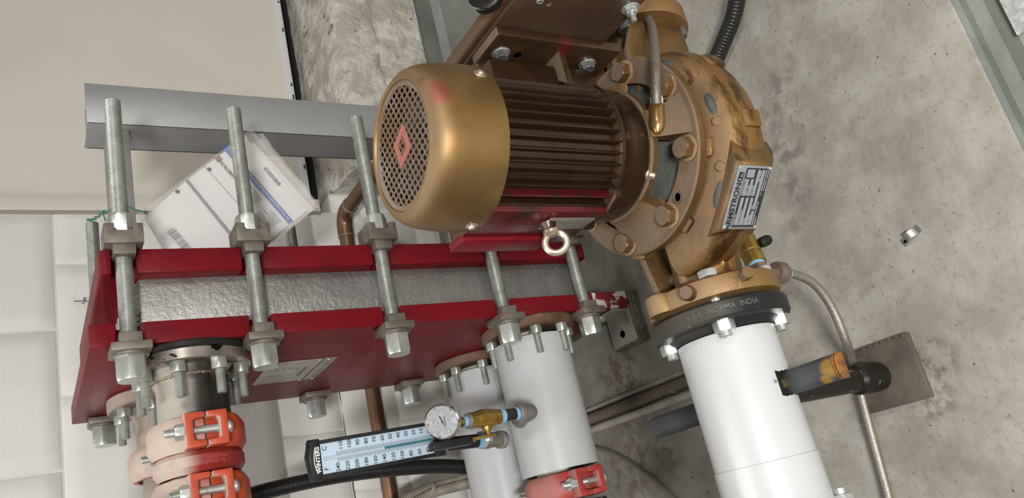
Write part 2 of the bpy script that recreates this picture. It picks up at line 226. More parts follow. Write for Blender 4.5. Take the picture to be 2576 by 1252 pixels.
# ------------------------------------------------------------------ mesh helpers
def V(*a): return Vector(a if len(a) > 1 else a[0])
def frame(d, hint=None):
    d = Vector(d).normalized()
    h = Vector(hint) if hint is not None else (Vector((0, 0, 1)) if abs(d.z) < 0.9 else Vector((1, 0, 0)))
    u = (h - d*h.dot(d)).normalized(); v = d.cross(u)
    return u, v, d
class MB:
    def __init__(s): s.v = []; s.f = []
    def add(s, vs, fs):
        k = len(s.v); s.v += [Vector(p) for p in vs]; s.f += [[i+k for i in f] for f in fs]; return s
    def bm(s, bm):
        bm.verts.index_update(); bm.verts.ensure_lookup_table()
        return s.add([v.co.copy() for v in bm.verts], [[v.index for v in f.verts] for f in bm.faces])
    def box(s, lo, hi, bev=0.0, M=None):
        b = bmesh.new(); bmesh.ops.create_cube(b, size=1.0)
        lo = Vector(lo); hi = Vector(hi)
        for v in b.verts: v.co = Vector([(lo[i]+hi[i])/2 + v.co[i]*(hi[i]-lo[i]) for i in range(3)])
        if bev: bmesh.ops.bevel(b, geom=list(b.edges), offset=bev, segments=2, profile=0.5, affect='EDGES', clamp_overlap=True)
        if M is not None: bmesh.ops.transform(b, matrix=M, verts=b.verts)
        s.bm(b); b.free(); return s
    def obox(s, c, u, v, w, su, sv, sw, bev=0.0):
        M = Matrix((Vector(u).normalized(), Vector(v).normalized(), Vector(w).normalized())).transposed().to_4x4(); M.translation = Vector(c)
        return s.box((-su/2, -sv/2, -sw/2), (su/2, sv/2, sw/2), bev, M)
    def lathe(s, prof, o, d, seg=32, hint=None, a0=0.0, a1=2*PI, caps=True):
        u, v, w = frame(d, hint); o = Vector(o); full = abs(a1-a0-2*PI) < 1e-6
        n = seg if full else seg+1; vs = []; fs = []
        for (r, h) in prof:
            for i in range(n):
                a = a0+(a1-a0)*i/seg
                vs.append(o + w*h + (u*math.cos(a)+v*math.sin(a))*r)
        for j in range(len(prof)-1):
            for i in range(n if full else n-1):
                i2 = (i+1) % n
                fs.append([j*n+i, j*n+i2, (j+1)*n+i2, (j+1)*n+i])
        if full and caps:
            if prof[0][0] > 1e-6: fs.append(list(range(n))[::-1])
            if prof[-1][0] > 1e-6: fs.append([(len(prof)-1)*n+i for i in range(n)])
        return s.add(vs, fs)
    def cyl(s, p0, p1, r, seg=24, bev=0.0, r1=None, hint=None):
        p0 = Vector(p0); p1 = Vector(p1); L = (p1-p0).length; r1 = r if r1 is None else r1
        if bev: pr = [(r-bev, 0), (r, bev), (r1, L-bev), (r1-bev, L)]
        else: pr = [(r, 0), (r1, L)]
        return s.lathe(pr, p0, p1-p0, seg, hint)
    def ring(s, p0, p1, ro, ri, seg=32, bev=0.0):
        p0 = Vector(p0); p1 = Vector(p1); L = (p1-p0).length; b = bev
        pr = [(ri, 0), (ro-b, 0), (ro, b), (ro, L-b), (ro-b, L), (ri, L), (ri, 0)]
        u, v, w = frame(p1-p0); vs = []; fs = []; n = seg
        for (r, h) in pr[:-1]:
            for i in range(n): a = 2*PI*i/n; vs.append(p0+w*h+(u*math.cos(a)+v*math.sin(a))*r)
        m = len(pr)-1
        for j in range(m):
            for i in range(n): fs.append([j*n+i, j*n+(i+1) % n, ((j+1) % m)*n+(i+1) % n, ((j+1) % m)*n+i])
        return s.add(vs, fs)
    def hexa(s, p0, p1, af, hint=None, dome=0.0, rot=0.0):
        p0 = Vector(p0); p1 = Vector(p1); L = (p1-p0).length; u, v, w = frame(p1-p0, hint)
        R = af/math.sqrt(3); c = af*0.5; vs = []; fs = []; N = 24
        def hexr(a):
            a = (a % (PI/3))-PI/6; return c/math.cos(a)
        for (k, h) in ((0, 0), (1, L*0.001), (1, L*0.86), (0, L)):
            for i in range(N):
                a = 2*PI*i/N; r = hexr(a+rot) if k else min(hexr(a+rot), c*1.0)
                if h == 0: r = hexr(a+rot)
                vs.append(p0+w*h+(u*math.cos(a)+v*math.sin(a))*r)
        for j in range(3):
            for i in range(N): fs.append([j*N+i, j*N+(i+1) % N, (j+1)*N+(i+1) % N, (j+1)*N+i])
        fs.append(list(range(N))[::-1]); fs.append([3*N+i for i in range(N)])
        return s.add(vs, fs)
    def thread(s, p0, p1, r, pitch, seg=14, depth=None):
        p0 = Vector(p0); p1 = Vector(p1); L = (p1-p0).length; d = depth or pitch*0.32
        n = int(L/pitch); pr = [(r*0.80, 0)]
        for i in range(n):
            h = pitch*0.3 + i*(L-pitch*0.6)/n; q = (L-pitch*0.6)/n
            pr += [(r-d, h), (r, h+q*0.35), (r, h+q*0.6)]
        pr += [(r-d, L-pitch*0.3), (r*0.80, L)]
        return s.lathe(pr, p0, p1-p0, seg)
    def tube(s, pts, r, seg=14, cap=True, rf=None):
        pts = [Vector(p) for p in pts]; n = len(pts); vs = []; fs = []; t = []
        for i in range(n):
            a = pts[min(i+1, n-1)]-pts[max(i-1, 0)]; t.append(a.normalized())
        u, v, w = frame(t[0])
        for i in range(n):
            if i:
                u = (u - t[i]*u.dot(t[i])).normalized(); v = t[i].cross(u)
            rr = rf(i) if rf else r
            for k in range(seg):
                a = 2*PI*k/seg; vs.append(pts[i]+(u*math.cos(a)+v*math.sin(a))*rr)
        for i in range(n-1):
            for k in range(seg): fs.append([i*seg+k, i*seg+(k+1) % seg, (i+1)*seg+(k+1) % seg, (i+1)*seg+k])
        if cap: fs.append(list(range(seg))[::-1]); fs.append([(n-1)*seg+k for k in range(seg)])
        return s.add(vs, fs)
    def prism(s, poly, o, u, v, w, depth, bev=0.0):
        o = Vector(o); u = Vector(u); v = Vector(v); w = Vector(w); n = len(poly)
        b = bmesh.new()
        A = [b.verts.new(o+u*p[0]+v*p[1]) for p in poly]; B = [b.verts.new(o+u*p[0]+v*p[1]+w*depth) for p in poly]
        b.faces.new(A[::-1]); b.faces.new(B)
        for i in range(n): b.faces.new([A[i], A[(i+1) % n], B[(i+1) % n], B[i]])
        bmesh.ops.recalc_face_normals(b, faces=b.faces)
        if bev: bmesh.ops.bevel(b, geom=list(b.edges), offset=bev, segments=2, profile=0.5, affect='EDGES', clamp_overlap=True)
        s.bm(b); b.free(); return s
    def loft(s, rings, cap=True):
        n = len(rings[0]); vs = [p for r in rings for p in r]; fs = []
        for j in range(len(rings)-1):
            for i in range(n): fs.append([j*n+i, j*n+(i+1) % n, (j+1)*n+(i+1) % n, (j+1)*n+i])
        if cap: fs.append(list(range(n))[::-1]); fs.append([(len(rings)-1)*n+i for i in range(n)])
        return s.add(vs, fs)
def catmull(pts, n=12):
    pts = [Vector(p) for p in pts]; P = [pts[0]*2-pts[1]]+pts+[pts[-1]*2-pts[-2]]; out = []
    for i in range(1, len(P)-2):
        for k in range(n):
            t = k/n; a, b, c, d = P[i-1], P[i], P[i+1], P[i+2]
            out.append(0.5*((2*b)+(c-a)*t+(2*a-5*b+4*c-d)*t*t+(3*b-a-3*c+d)*t*t*t))
    out.append(pts[-1]); return out
def resample(pts, step):
    out = [pts[0].copy()]; acc = 0.0
    for a, b in zip(pts[:-1], pts[1:]):
        L = (b-a).length
        if L < 1e-9: continue
        while acc+L >= step:
            t = (step-acc)/L; a = a+(b-a)*t; out.append(a.copy()); L = (b-a).length; acc = 0.0
            if L < 1e-9: break
        acc += L
    return out
WO = {}
def part(name, mb, m, parent=None, origin=None, ang=35, label=None, shadow=True):
    me = bpy.data.meshes.new(name)
    if origin is None:
        xs = [p.x for p in mb.v]; ys = [p.y for p in mb.v]; zs = [p.z for p in mb.v]
        origin = Vector(((min(xs)+max(xs))/2, (min(ys)+max(ys))/2, min(zs)))
    origin = Vector(origin)
    me.from_pydata([tuple((p-origin)*S) for p in mb.v], [], mb.f)
    b = bmesh.new(); b.from_mesh(me); bmesh.ops.recalc_face_normals(b, faces=b.faces); b.to_mesh(me); b.free()
    for p in me.polygons: p.use_smooth = True
    me.set_sharp_from_angle(angle=math.radians(ang)); me.update()
    me.materials.append(MT[m] if isinstance(m, str) else m)
    o = bpy.data.objects.new(name, me); COL.objects.link(o); WO[o.name] = origin
    o.parent = parent; o.location = (origin - (WO[parent.name] if parent else Vector((0, 0, 0))))*S
    if label: o['label'] = label
    return o
def copyof(src, origin, parent=None, rotz=None, rot=None):
    o = src.copy(); COL.objects.link(o); origin = Vector(origin); WO[o.name] = origin
    o.parent = parent; o.location = (origin - (WO[parent.name] if parent else Vector((0, 0, 0))))*S
    if rotz is not None: o.rotation_euler = (0, 0, rotz)
    if rot is not None: o.rotation_euler = rot
    return o
def tag(o, label, cat, group=None, kind=None):
    o['label'] = label
    if cat: o['category'] = cat
    if group: o['group'] = group
    if kind: o['kind'] = kind
    return o
def thing(name, loc, label, cat, group=None):
    o = bpy.data.objects.new(name, None); COL.objects.link(o); o.empty_display_size = 0.05
    o.location = Vector(loc)*S; WO[o.name] = Vector(loc); return tag(o, label, cat, group)
def struct(o, label=None):
    o['kind'] = 'structure'
    if label: o['label'] = label
    return o
def textmesh(txt, size, o, u, v, align='CENTER', ext=0.0, bold=0.0, sx=1.0):
    cu = bpy.data.curves.new('lettering', 'FONT'); cu.body = txt; cu.size = 1.0; cu.align_x = align; cu.align_y = 'CENTER'
    cu.resolution_u = 3; cu.offset = bold
    ob = bpy.data.objects.new('lettering', cu); COL.objects.link(ob)
    dg = bpy.context.evaluated_depsgraph_get(); dg.update(); me = bpy.data.meshes.new_from_object(ob.evaluated_get(dg))
    u = Vector(u).normalized(); v = Vector(v).normalized(); o = Vector(o); w = u.cross(v)
    mb = MB(); mb.add([o+u*(p.co.x*size*sx)+v*(p.co.y*size)+w*ext for p in me.vertices], [list(p.vertices) for p in me.polygons])
    bpy.data.objects.remove(ob); bpy.data.curves.remove(cu); bpy.data.meshes.remove(me); return mb
def px(x, y, X=None, Y=None, Z=None):            # where a sight line meets a plane of the room
    a = (626-y)/2001.0; b = (1288-x)/2001.0
    d = Vector([RX[0]*a+RX[1]*b-RX[2], RY[0]*a+RY[1]*b-RY[2], RZ[0]*a+RZ[1]*b-RZ[2]]); o = Vector((0, 0, CAMH))
    if X is not None: t = X/d.x
    elif Y is not None: t = Y/d.y
    else: t = (Z-CAMH)/d.z
    return o+d*t
X_, Y_, Z_ = Vector((1, 0, 0)), Vector((0, 1, 0)), Vector((0, 0, 1))

# ================================================================== THE SETTING
WALLY = 2.15; FZ = -0.05; JAMB = 1.012
floor = struct(part('floor', MB().box((-2.4, -3.4, FZ-0.1), (3.2, WALLY+0.5, FZ)), 'floor'), 'grey painted floor around the concrete pad')
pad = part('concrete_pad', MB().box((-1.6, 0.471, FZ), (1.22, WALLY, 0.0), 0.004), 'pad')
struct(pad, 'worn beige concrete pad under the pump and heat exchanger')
pe = MB().prism([(-0.0012, -0.049), (0.006, -0.049), (0.006, -0.012), (0.0, -0.006)], (-1.6, 0.4705, 0), -Y_, Z_, X_, 2.82, 0)
part('painted_edge', pe, 'padedge', pad)
part('fillet', MB().prism([(0.006, -0.05), (0.022, -0.05), (0.006, -0.036)], (-1.6, 0.4705, 0), -Y_, Z_, X_, 2.82, 0), 'padedge', pad)
part('edge_band', MB().box((-1.6, 0.429, FZ), (1.22, 0.470, FZ+0.0006)), 'padedge', pad)
# block wall
wall = part('wall_back', MB().box((-2.4, WALLY+0.0032, FZ), (JAMB-0.002, WALLY+0.2, 2.4)), 'mortar')
struct(wall, 'white painted concrete block wall')
part('wall_return', MB().box((JAMB-0.003, WALLY+0.001, FZ), (1.10, WALLY+0.2, 0.350), 0.002), 'wall', wall)
CP, BL = 0.1695, 0.342
def rough_block(w, h, seed):
    rnd = random.Random(seed); mb = MB(); nx, nz = 8, 4; vs = []; fs = []; e = 0.0035
    xs = [-w/2, -w/2+e]+[-w/2+e+(w-2*e)*i/nx for i in range(1, nx)]+[w/2-e, w/2]
    zs = [-h/2, -h/2+e]+[-h/2+e+(h-2*e)*i/nz for i in range(1, nz)]+[h/2-e, h/2]
    for j, z in enumerate(zs):
        for i, x in enumerate(xs):
            edge = i in (0, len(xs)-1) or j in (0, len(zs)-1)
            vs.append((x, 0.0028 if edge else rnd.uniform(-0.0006, 0.0006), z))
    n = len(xs)
    for j in range(len(zs)-1):
        for i in range(n-1): fs.append([j*n+i, j*n+i+1, (j+1)*n+i+1, (j+1)*n+i])
    return mb.add(vs, fs)
protos = {}
course0 = 1.098+CP*7.5
for c in range(-1, 15):
    zt = 1.098+CP-(c-7)*CP; zb = zt-CP
    if zb < 0.0-0.12: continue
    even = (c-7) % 2 == 0
    x = 0.690 + (0 if even else BL/2)
    k = 0
    xr = JAMB-0.003
    edges = []
    xx = x+BL*6
    while xx > -2.4:
        edges.append(xx); xx -= BL
    spans = []
    for e in edges:
        a, b2 = e-BL, min(e, xr)
        if a < xr-0.02 and b2-a > 0.02: spans.append((a, b2))
    for (a, b2) in spans:
        if b2 < -0.55: continue
        z0 = max(zb, 0.002); w = b2-a-0.006; h = zt-z0-0.006
        if h < 0.03: continue
        key = (round(w, 3), round(h, 3), random.randrange(3))
        org = Vector(((a+b2)/2, WALLY, (z0+zt)/2))
        if key not in protos:
            mb = rough_block(w, h, len(protos)); mb.v = [p+org for p in mb.v]
            protos[key] = part('block', mb, 'wall', wall, origin=org, ang=60)
        else: copyof(protos[key], org, wall)
# crack running along one bed joint
def crack(x0, x1, z, w, seed):
    rnd = random.Random(seed); n = 46; mb = MB(); vs = []; fs = []; zz = 0
    for i in range(n+1):
        x = x0+(x1-x0)*i/n; zz = zz*0.8+rnd.uniform(-0.0035, 0.0035); ww = w*rnd.uniform(0.3, 1.0)
        vs += [(x, WALLY+0.0005, z+zz-ww), (x, WALLY+0.0005, z+zz+ww), (x, WALLY+0.008, z+zz+ww), (x, WALLY+0.008, z+zz-ww)]
    for i in range(n):
        for k in range(4): fs.append([i*4+k, i*4+(k+1) % 4, (i+1)*4+(k+1) % 4, (i+1)*4+k])
    return mb.add(vs, fs)
part('joint_crack', crack(-0.2, 0.99, 0.412, 0.0013, 3), 'crack', wall)
# door
door = struct(part('door_1', MB().box((JAMB+0.045, WALLY+0.012, 0.425), (3.2, WALLY+0.05, 2.4), 0.002), 'door'), 'wide cream painted steel door')
part('bottom_rail', MB().box((JAMB+0.045, WALLY+0.008, 0.405), (3.2, WALLY+0.05, 0.427), 0.002), 'door_edge', door)
part('door_frame', MB().box((JAMB, WALLY-0.002, 0.385), (JAMB+0.042, WALLY+0.06, 2.4), 0.002), 'door', door)
part('caulk_line', MB().box((JAMB-0.010, WALLY-0.003, 0.385), (JAMB+0.001, WALLY+0.02, 2.4), 0.002), 'caulk', door)
rnd = random.Random(5); mb = MB()
for i in range(6):
    x = 1.15+i*0.12+rnd.uniform(-.05, .05); mb.box((x, WALLY+0.006, 0.409), (x+0.006+rnd.random()*0.012, WALLY+0.0085, 0.414))
part('scuff_mark', mb, 'crack', door)
part('dark_gap', MB().box((JAMB+0.01, WALLY+0.10, 0.30), (3.2, WALLY+0.5, 0.46)), 'void', door)  # black box stands in for the unlit space behind the door
struct(part('wall_back_header', MB().box((JAMB, WALLY+0.05, 2.2), (3.2, WALLY+0.3, 2.45)), 'room'))
bpy.data.objects['wall_back_header'].name = 'wall_header'
# rough sill under the door
def rough_strip(x0, x1, prof, nx, amp, seed):
    rnd = random.Random(seed); mb = MB(); vs = []; fs = []; m = len(prof); off = [0]*m
    for i in range(nx+1):
        for j, (y, z, a) in enumerate(prof):
            off[j] = off[j]*0.75+rnd.uniform(-1, 1)*amp*a
            vs.append((x0+(x1-x0)*i/nx, y+off[j]*0.8, z+off[j]))
    for i in range(nx):
        for j in range(m-1): fs.append([i*m+j, (i+1)*m+j, (i+1)*m+j+1, i*m+j+1])
    fs.append(list(range(m))); fs.append([nx*m+j for j in range(m)][::-1])
    return mb.add(vs, fs)
sill = part('door_sill', rough_strip(1.072, 3.2, [(2.46, FZ, 0), (2.46, .345, 0), (2.15, .352, .5), (2.11, .336, 1), (2.04, .332, .8), (1.985, .326, .8), (1.955, .312, 1.2), (1.945, .285, 1), (1.942, .20, .3), (1.945, .19, .8), (1.952, .183, .8), (1.947, .17, .6), (1.945, .10, 1.0), (1.95, .045, 1.0), (1.953, .03, .2), (1.953, FZ, 0)], 120, 0.004, 11), 'curb', ang=80)
struct(sill, 'rough poured concrete sill below the cream door')
part('painted_band', MB().box((1.073, 1.930, FZ), (3.2, 1.95, 0.022), 0.002), 'padedge', sill)
part('floor_fillet', MB().prism([(0, 0), (-0.03, 0), (0, 0.02)], (1.23, 1.932, FZ), Y_, Z_, X_, 1.97, 0), 'floor', sill)
# the rest of the room (behind and beside the camera)
struct(part('wall_left', MB().box((-2.5, -3.4, FZ), (-2.4, WALLY+0.5, 2.45)), 'room'))
struct(part('wall_right', MB().box((3.2, -3.4, FZ), (3.3, WALLY+0.5, 2.45)), 'room'))
struct(part('wall_front', MB().box((-2.5, -3.5, FZ), (3.3, -3.4, 2.45)), 'room'))
struct(part('ceiling', MB().box((-2.5, -3.5, 2.4), (3.3, WALLY+0.5, 2.5)), 'ceil'))
for i, (lx, ly) in enumerate(LAMPS):
    lab = ['white fluorescent batten on the ceiling nearer the block wall corner', 'white fluorescent batten on the ceiling nearer the cream door', 'added fill light batten on the ceiling straight above the pad'][i]
    t = thing('ceiling_lamp', (lx, ly, 2.36), lab, 'lamp', 'ceiling lamps')
    part('housing', MB().box((lx-0.12, ly-0.68, 2.365), (lx+0.12, ly+0.68, 2.4), 0.004), 'lampwhite', t)
    for s in (-1, 1): part('tube', MB().cyl((lx+s*0.05, ly-0.65, 2.35), (lx+s*0.05, ly+0.65, 2.35), 0.012, 12), 'tubeglow', t)

# ================================================================== PLATE HEAT EXCHANGER
NX0, NX1 = 0.385, 0.421           # frame plate
FX0, FX1 = 0.503, 0.545           # pressure plate
YF, YB = 1.300, 1.835
RODZ = [1.036, 0.835, 0.597, 0.357, 0.155]
hx = thing('plate_heat_exchanger', (0.45, 1.56, 0.0), 'red plate and frame heat exchanger clamped by long threaded rods', 'heat exchanger')
def slotted(y0, y1, z0, z1, ch=0.0, sw=0.0185, sd=0.034):
    p = [(y0+ch, z1)] if ch else [(y0, z1)]
    if ch: p = [(y0+ch, z1), (y0, z1-ch)]
    for z in RODZ:
        if z+sw < z1 and z-sw > z0: p += [(y0, z+sw), (y0+sd-0.008, z+sw), (y0+sd, z+sw-0.008), (y0+sd, z-sw+0.008), (y0+sd-0.008, z-sw), (y0, z-sw)]
    p += [(y0, z0+ch), (y0+ch, z0)] if ch else [(y0, z0)]
    p += [(y1-ch, z0), (y1, z0+ch)] if ch else [(y1, z0)]
    for z in RODZ[::-1]:
        if z+sw < z1 and z-sw > z0: p += [(y1, z-sw), (y1-sd+0.008, z-sw), (y1-sd, z-sw+0.008), (y1-sd, z+sw-0.008), (y1-sd+0.008, z+sw), (y1, z+sw)]
    p += [(y1, z1-ch), (y1-ch, z1)] if ch else [(y1, z1)]
    return p
part('frame_plate', MB().prism(slotted(YF, YB, 0.036, 1.092), (NX0, 0, 0), Y_, Z_, X_, NX1-NX0, 0.0022), 'red', hx, ang=40)
part('pressure_plate', MB().prism(slotted(YF, YB, 0.118, 1.072, 0.006), (FX0, 0, 0), Y_, Z_, X_, FX1-FX0, 0.003), 'red', hx, ang=40)
part('splashed_corner', MB().box((NX0-0.0008, YF-0.0012, 0.0385), (NX1+0.0008, YF+0.03, 0.132), 0.002), 'redsplash', hx, label='red corner splashed with white paint')
part('plate_pack', MB().box((NX1-0.001, YF+0.028, 0.14), (FX0+0.001, YB-0.03, 1.016), 0.004), 'foil', hx, label='embossed silver plate pack cover')
mb = MB()
for i in range(8): mb.box((NX1+0.004+i*0.0095, YF+0.034, 0.135), (NX1+0.010+i*0.0095, YB-0.036, 1.021))
part('channel_plate', mb, 'alu', hx)
# tie rods, front row and back row
def rod_set(y, z, first=None, front=True):
    if first is None:
        r = part('tie_rod', MB().thread((0.345, y, z), (0.823, y, z), 0.0132, 0.0036, 16), 'zinc', hx, origin=(0.34, y, z), ang=25)
        hd = part('nut', MB().hexa((0.366, y, z), (0.329, y, z), 0.041, rot=0.3).lathe([(0.0, -0.0008), (0.013, -0.0008), (0.0155, 0.0003)], (0.329, y, z), -X_, 16), 'nut', r, origin=(0.34, y, z), ang=30)
        ws = MB().box((0.371, y-0.030, z-0.029), (NX0-0.0005, y+0.030, z+0.029), 0.002).box((NX0-0.003, y-0.022, z-0.0165), (NX0+0.016, y+0.010, z+0.0165), 0.001)
        part('clamp_washer', ws, 'steel', r, origin=(0.34, y, z), ang=30)
        part('ring_washer', MB().ring((0.3715, y, z), (0.3655, y, z), 0.027, 0.013, 28, 0.001), 'steel', r, origin=(0.34, y, z))
        w = 0.0285
        fk = MB().box((FX1-0.016, y-0.024, z-0.0165), (FX1+0.002, y+0.012, z+0.0165), 0.001)
        fk.prism([(-w, 0), (-w, 0.034), (-0.0135, 0.034), (-0.0135, 0.022), (0.0135, 0.022), (0.0135, 0.034), (w, 0.034), (w, 0)], (FX1+0.0005, y-0.030, z), Z_, X_, Y_, 0.058, 0.001)
        part('fork_washer', fk, 'steel', r, origin=(0.34, y, z), ang=30)
        part('lock_nut', MB().hexa((FX1+0.023, y, z), (FX1+0.058, y, z), 0.039, rot=0.25), 'nut', r, origin=(0.34, y, z), ang=30)
        return r
    r = copyof(first, (0.34, y, z), hx)
    for ch in first.children:
        c = ch.copy(); COL.objects.link(c); c.parent = r
    return r
first = None
for z in RODZ:
    a = rod_set(YF+0.004, z, first); first = first or a
for z in RODZ:
    if z == RODZ[3] or True: rod_set(YB-0.024, z, first)
# carrying bar and support column
part('carrying_bar', MB().prism([(-0.020, -0.022), (0.020, -0.022), (0.020, 0.022), (0.008, 0.022), (0.008, 0.017), (-0.008, 0.017), (-0.008, 0.022), (-0.020, 0.022)], (NX1, 1.545, 1.006), Y_, Z_, X_, 0.897-NX1, 0.002), 'railgrey', hx)
cm = MB().box((0.897, 1.505, 0.004), (0.902, 1.608, 1.058), 0.001).box((0.897, 1.5035, 0.004), (0.985, 1.5085, 1.060), 0.001).box((0.897, 1.6035, 0.004), (0.985, 1.6085, 1.054), 0.001)
part('support_column', cm, 'alu', hx)
part('column_foot', MB().box((0.88, 1.49, 0.0005), (1.0, 1.63, 0.006), 0.001), 'galv', hx)
part('lower_guide_bar', MB().cyl((NX1, 1.55, 0.125), (0.897, 1.55, 0.125), 0.013, 16), 'alu', hx)
# name plate on the frame plate
npl = part('name_plate', MB().box((NX0-0.0022, 1.492, 0.672), (NX0-0.0002, 1.652, 0.776), 0.0008), 'hxplate', hx)
np2 = part('label_strip', MB().box((NX0-0.0018, 1.490, 0.643), (NX0-0.0002, 1.654, 0.669), 0.0006), 'hxplate2', hx)
NXF = NX0-0.0026
mb = textmesh('ARMSTRONG', 0.0115, (NXF, 1.575, 0.692), -Y_, Z_, bold=0.03)
part('plate_lettering', mb, 'inkgrey', npl, ang=180)
mb = MB(); rnd = random.Random(2)
for i in range(9):
    z = 0.704+i*0.0072
    mb.box((NXF+0.0003, 1.505, z), (NXF+0.0004, 1.640, z+0.0006))
    for k in range(2):
        y0 = 1.53+0.05*k+rnd.uniform(0, .012); mb.box((NXF+0.0001, y0, z+0.002), (NXF+0.0004, y0+rnd.uniform(.006, .018), z+0.0045))
for i in range(3):
    y0 = 1.515+i*0.045; mb.box((NXF+0.0006, y0, 0.652), (NXF+0.0009, y0+0.025, 0.656))
part('plate_printing', mb, 'inkgrey', npl, ang=180)
for (y, z) in ((1.497, .769), (1.647, .769), (1.497, .678), (1.647, .678), (1.497, .660), (1.647, .650)):
    part('rivet', MB().lathe([(0.0022, 0), (0.0018, 0.0012), (0.0, 0.0016)], (NXF, y, z), -X_, 10), 'nut', npl)
# foot bracket on shims
fb = part('foot_bracket', MB().prism([(0, 0), (0.074, 0), (0.074, 0.052), (0.069, 0.057), (0.067, 0.052), (0.067, 0.007), (0, 0.007)], (0.312, 1.308, 0.030), X_, Z_, Y_, 0.082, 0.001), 'galv', hx)
part('slot_hole', MB().lathe([(0.0085, 0.0004), (0.0, 0.0004)], (0.336, 1.348, 0.037), Z_, 16), 'rubber', fb)
part('foot_bolt', MB().hexa((0.385, 1.362, 0.075), (0.372, 1.362, 0.075), 0.019).ring((0.380, 1.362, 0.075), (0.3765, 1.362, 0.075), 0.0145, 0.008, 20, 0.0005), 'nut', fb, ang=30)
for i in range(4):
    part('shim', MB().box((0.308+0.002*(i % 2), 1.3045-0.002*(i % 3), 0.001+i*0.0072), (0.424-0.004*(i % 2), 1.394+0.006*((i+1) % 2), 0.0075+i*0.0072), 0.0006), 'shim', hx)
part('shim', MB().box((0.386, 1.40, 0.0), (0.42, YB-0.02, 0.036), 0.001), 'shim', hx)

# ================================================================== PIPES ON THE HEAT EXCHANGER
def flange_studs(root, cy, cz, xf, bc, n=8, ph=PI/8, studl=0.040, af=0.0235, m='zinc'):
    st = None
    for k in range(n):
        a = ph+2*PI*k/n; y = cy+bc*math.cos(a); z = cz+bc*math.sin(a)
        if st is None:
            st = part('stud', MB().thread((xf+0.002, y, z), (xf-0.016-studl, y, z), 0.0075, 0.0025, 10), m, root, origin=(xf, y, z), ang=25)
            part('nut', MB().hexa((xf, y, z), (xf-0.016, y, z), af, rot=0.2), 'zinc', st, origin=(xf, y, z), ang=30)
        else:
            c = copyof(st, (xf, y, z), root)
            for ch in st.children: d = ch.copy(); COL.objects.link(d); d.parent = c
def jacket(mb, x0, x1, y, z, r):
    return mb.ring((x0, y, z), (x1, y, z), r, r-0.0035, 56, 0.0004)
# lower front white pipe
BFY, BFZ = 1.388, 0.257
bf = thing('insulated_pipe', (0.2, BFY, BFZ-0.08), 'white jacketed pipe carrying the round pressure gauge, on a rusty flange', 'pipe', 'white insulated pipes')
part('flange', MB().ring((NX0-0.0006, BFY, BFZ), (0.362, BFY, BFZ), 0.100, 0.05, 64, 0.003), 'rustflange', bf)
flange_studs(bf, BFY, BFZ, 0.362, 0.0835, m='zinc')
part('jacket', jacket(MB(), 0.348, 0.077, BFY, BFZ, 0.0795), 'white', bf)
part('core_pipe', MB().cyl((0.362, BFY, BFZ), (0.05, BFY, BFZ), 0.050, 40), 'blackpipe', bf)
part('pipe_stub', MB().cyl((0.012, BFY, BFZ), (-1.5, BFY, BFZ), 0.077, 48, 0.003), 'blackflange', bf, label='black coated pipe end below the red coupling')
# lower rear white pipe
BBY, BBZ = 1.645, 0.247
bb = thing('insulated_pipe', (0.1, BBY, BBZ-0.08), 'white jacketed pipe half hidden behind the gauge and its valve', 'pipe', 'white insulated pipes')
part('flange', MB().ring((NX0-0.0006, BBY, BBZ), (0.362, BBY, BBZ), 0.104, 0.05, 64, 0.003), 'rustflange', bb)
flange_studs(bb, BBY, BBZ, 0.362, 0.086)
part('jacket', jacket(MB(), 0.350, -1.5, BBY, BBZ, 0.0775), 'white', bb)
part('core_pipe', MB().cyl((0.362, BBY, BBZ), (-0.30, BBY, BBZ), 0.050, 40), 'blackpipe', bb)
# upper front bare pipe
TFY, TFZ = 1.385, 0.938
tf = thing('steel_pipe', (0.3, TFY, TFZ-0.06), 'dusty black steel pipe with a chipped flange above the nameplate', 'pipe', 'bare steel pipes')
part('backing_flange', MB().ring((NX0-0.0006, TFY, TFZ), (0.373, TFY, TFZ), 0.098, 0.05, 72, 0.002), 'blackflange', tf)
part('flange', MB().ring((0.373, TFY, TFZ), (0.353, TFY, TFZ), 0.097, 0.05, 72, 0.002), 'machined', tf)
flange_studs(tf, TFY, TFZ, 0.353, 0.081)
part('neck', MB().lathe([(0.070, 0), (0.066, 0.010), (0.060, 0.020), (0.0575, 0.024), (0.0565, 0.028), (0.0565, 0.10), (0.050, 0.10), (0.050, 1.8)], (0.353, TFY, TFZ), -X_, 56), 'blackpipe', tf, ang=50)
mb = MB().tube([Vector((0.3385+0.0007*math.sin(i*2.1), TFY+math.cos(2*PI*i/90)*0.0622, TFZ+math.sin(2*PI*i/90)*0.0622)) for i in range(91)], 0.003, 8, rf=lambda i: 0.0028+0.0006*math.sin(i*2.7))
part('weld_bead', mb, 'dustflange', tf)
# upper rear bare pipe
TBY, TBZ = 1.655, 0.940
tb = thing('steel_pipe', (0.3, TBY, TBZ-0.06), 'dust covered steel pipe and flange at the top corner of the red plate', 'pipe', 'bare steel pipes')
part('flange', MB().ring((NX0-0.0006, TBY, TBZ), (0.358, TBY, TBZ), 0.103, 0.05, 64, 0.003), 'dustflange', tb)
flange_studs(tb, TBY, TBZ, 0.358, 0.083)
part('neck', MB().lathe([(0.068, 0), (0.062, 0.015), (0.0565, 0.028), (0.0565, 0.12), (0.050, 0.12), (0.050, 1.8)], (0.358, TBY, TBZ), -X_, 48), 'dustflange', tb, ang=50)

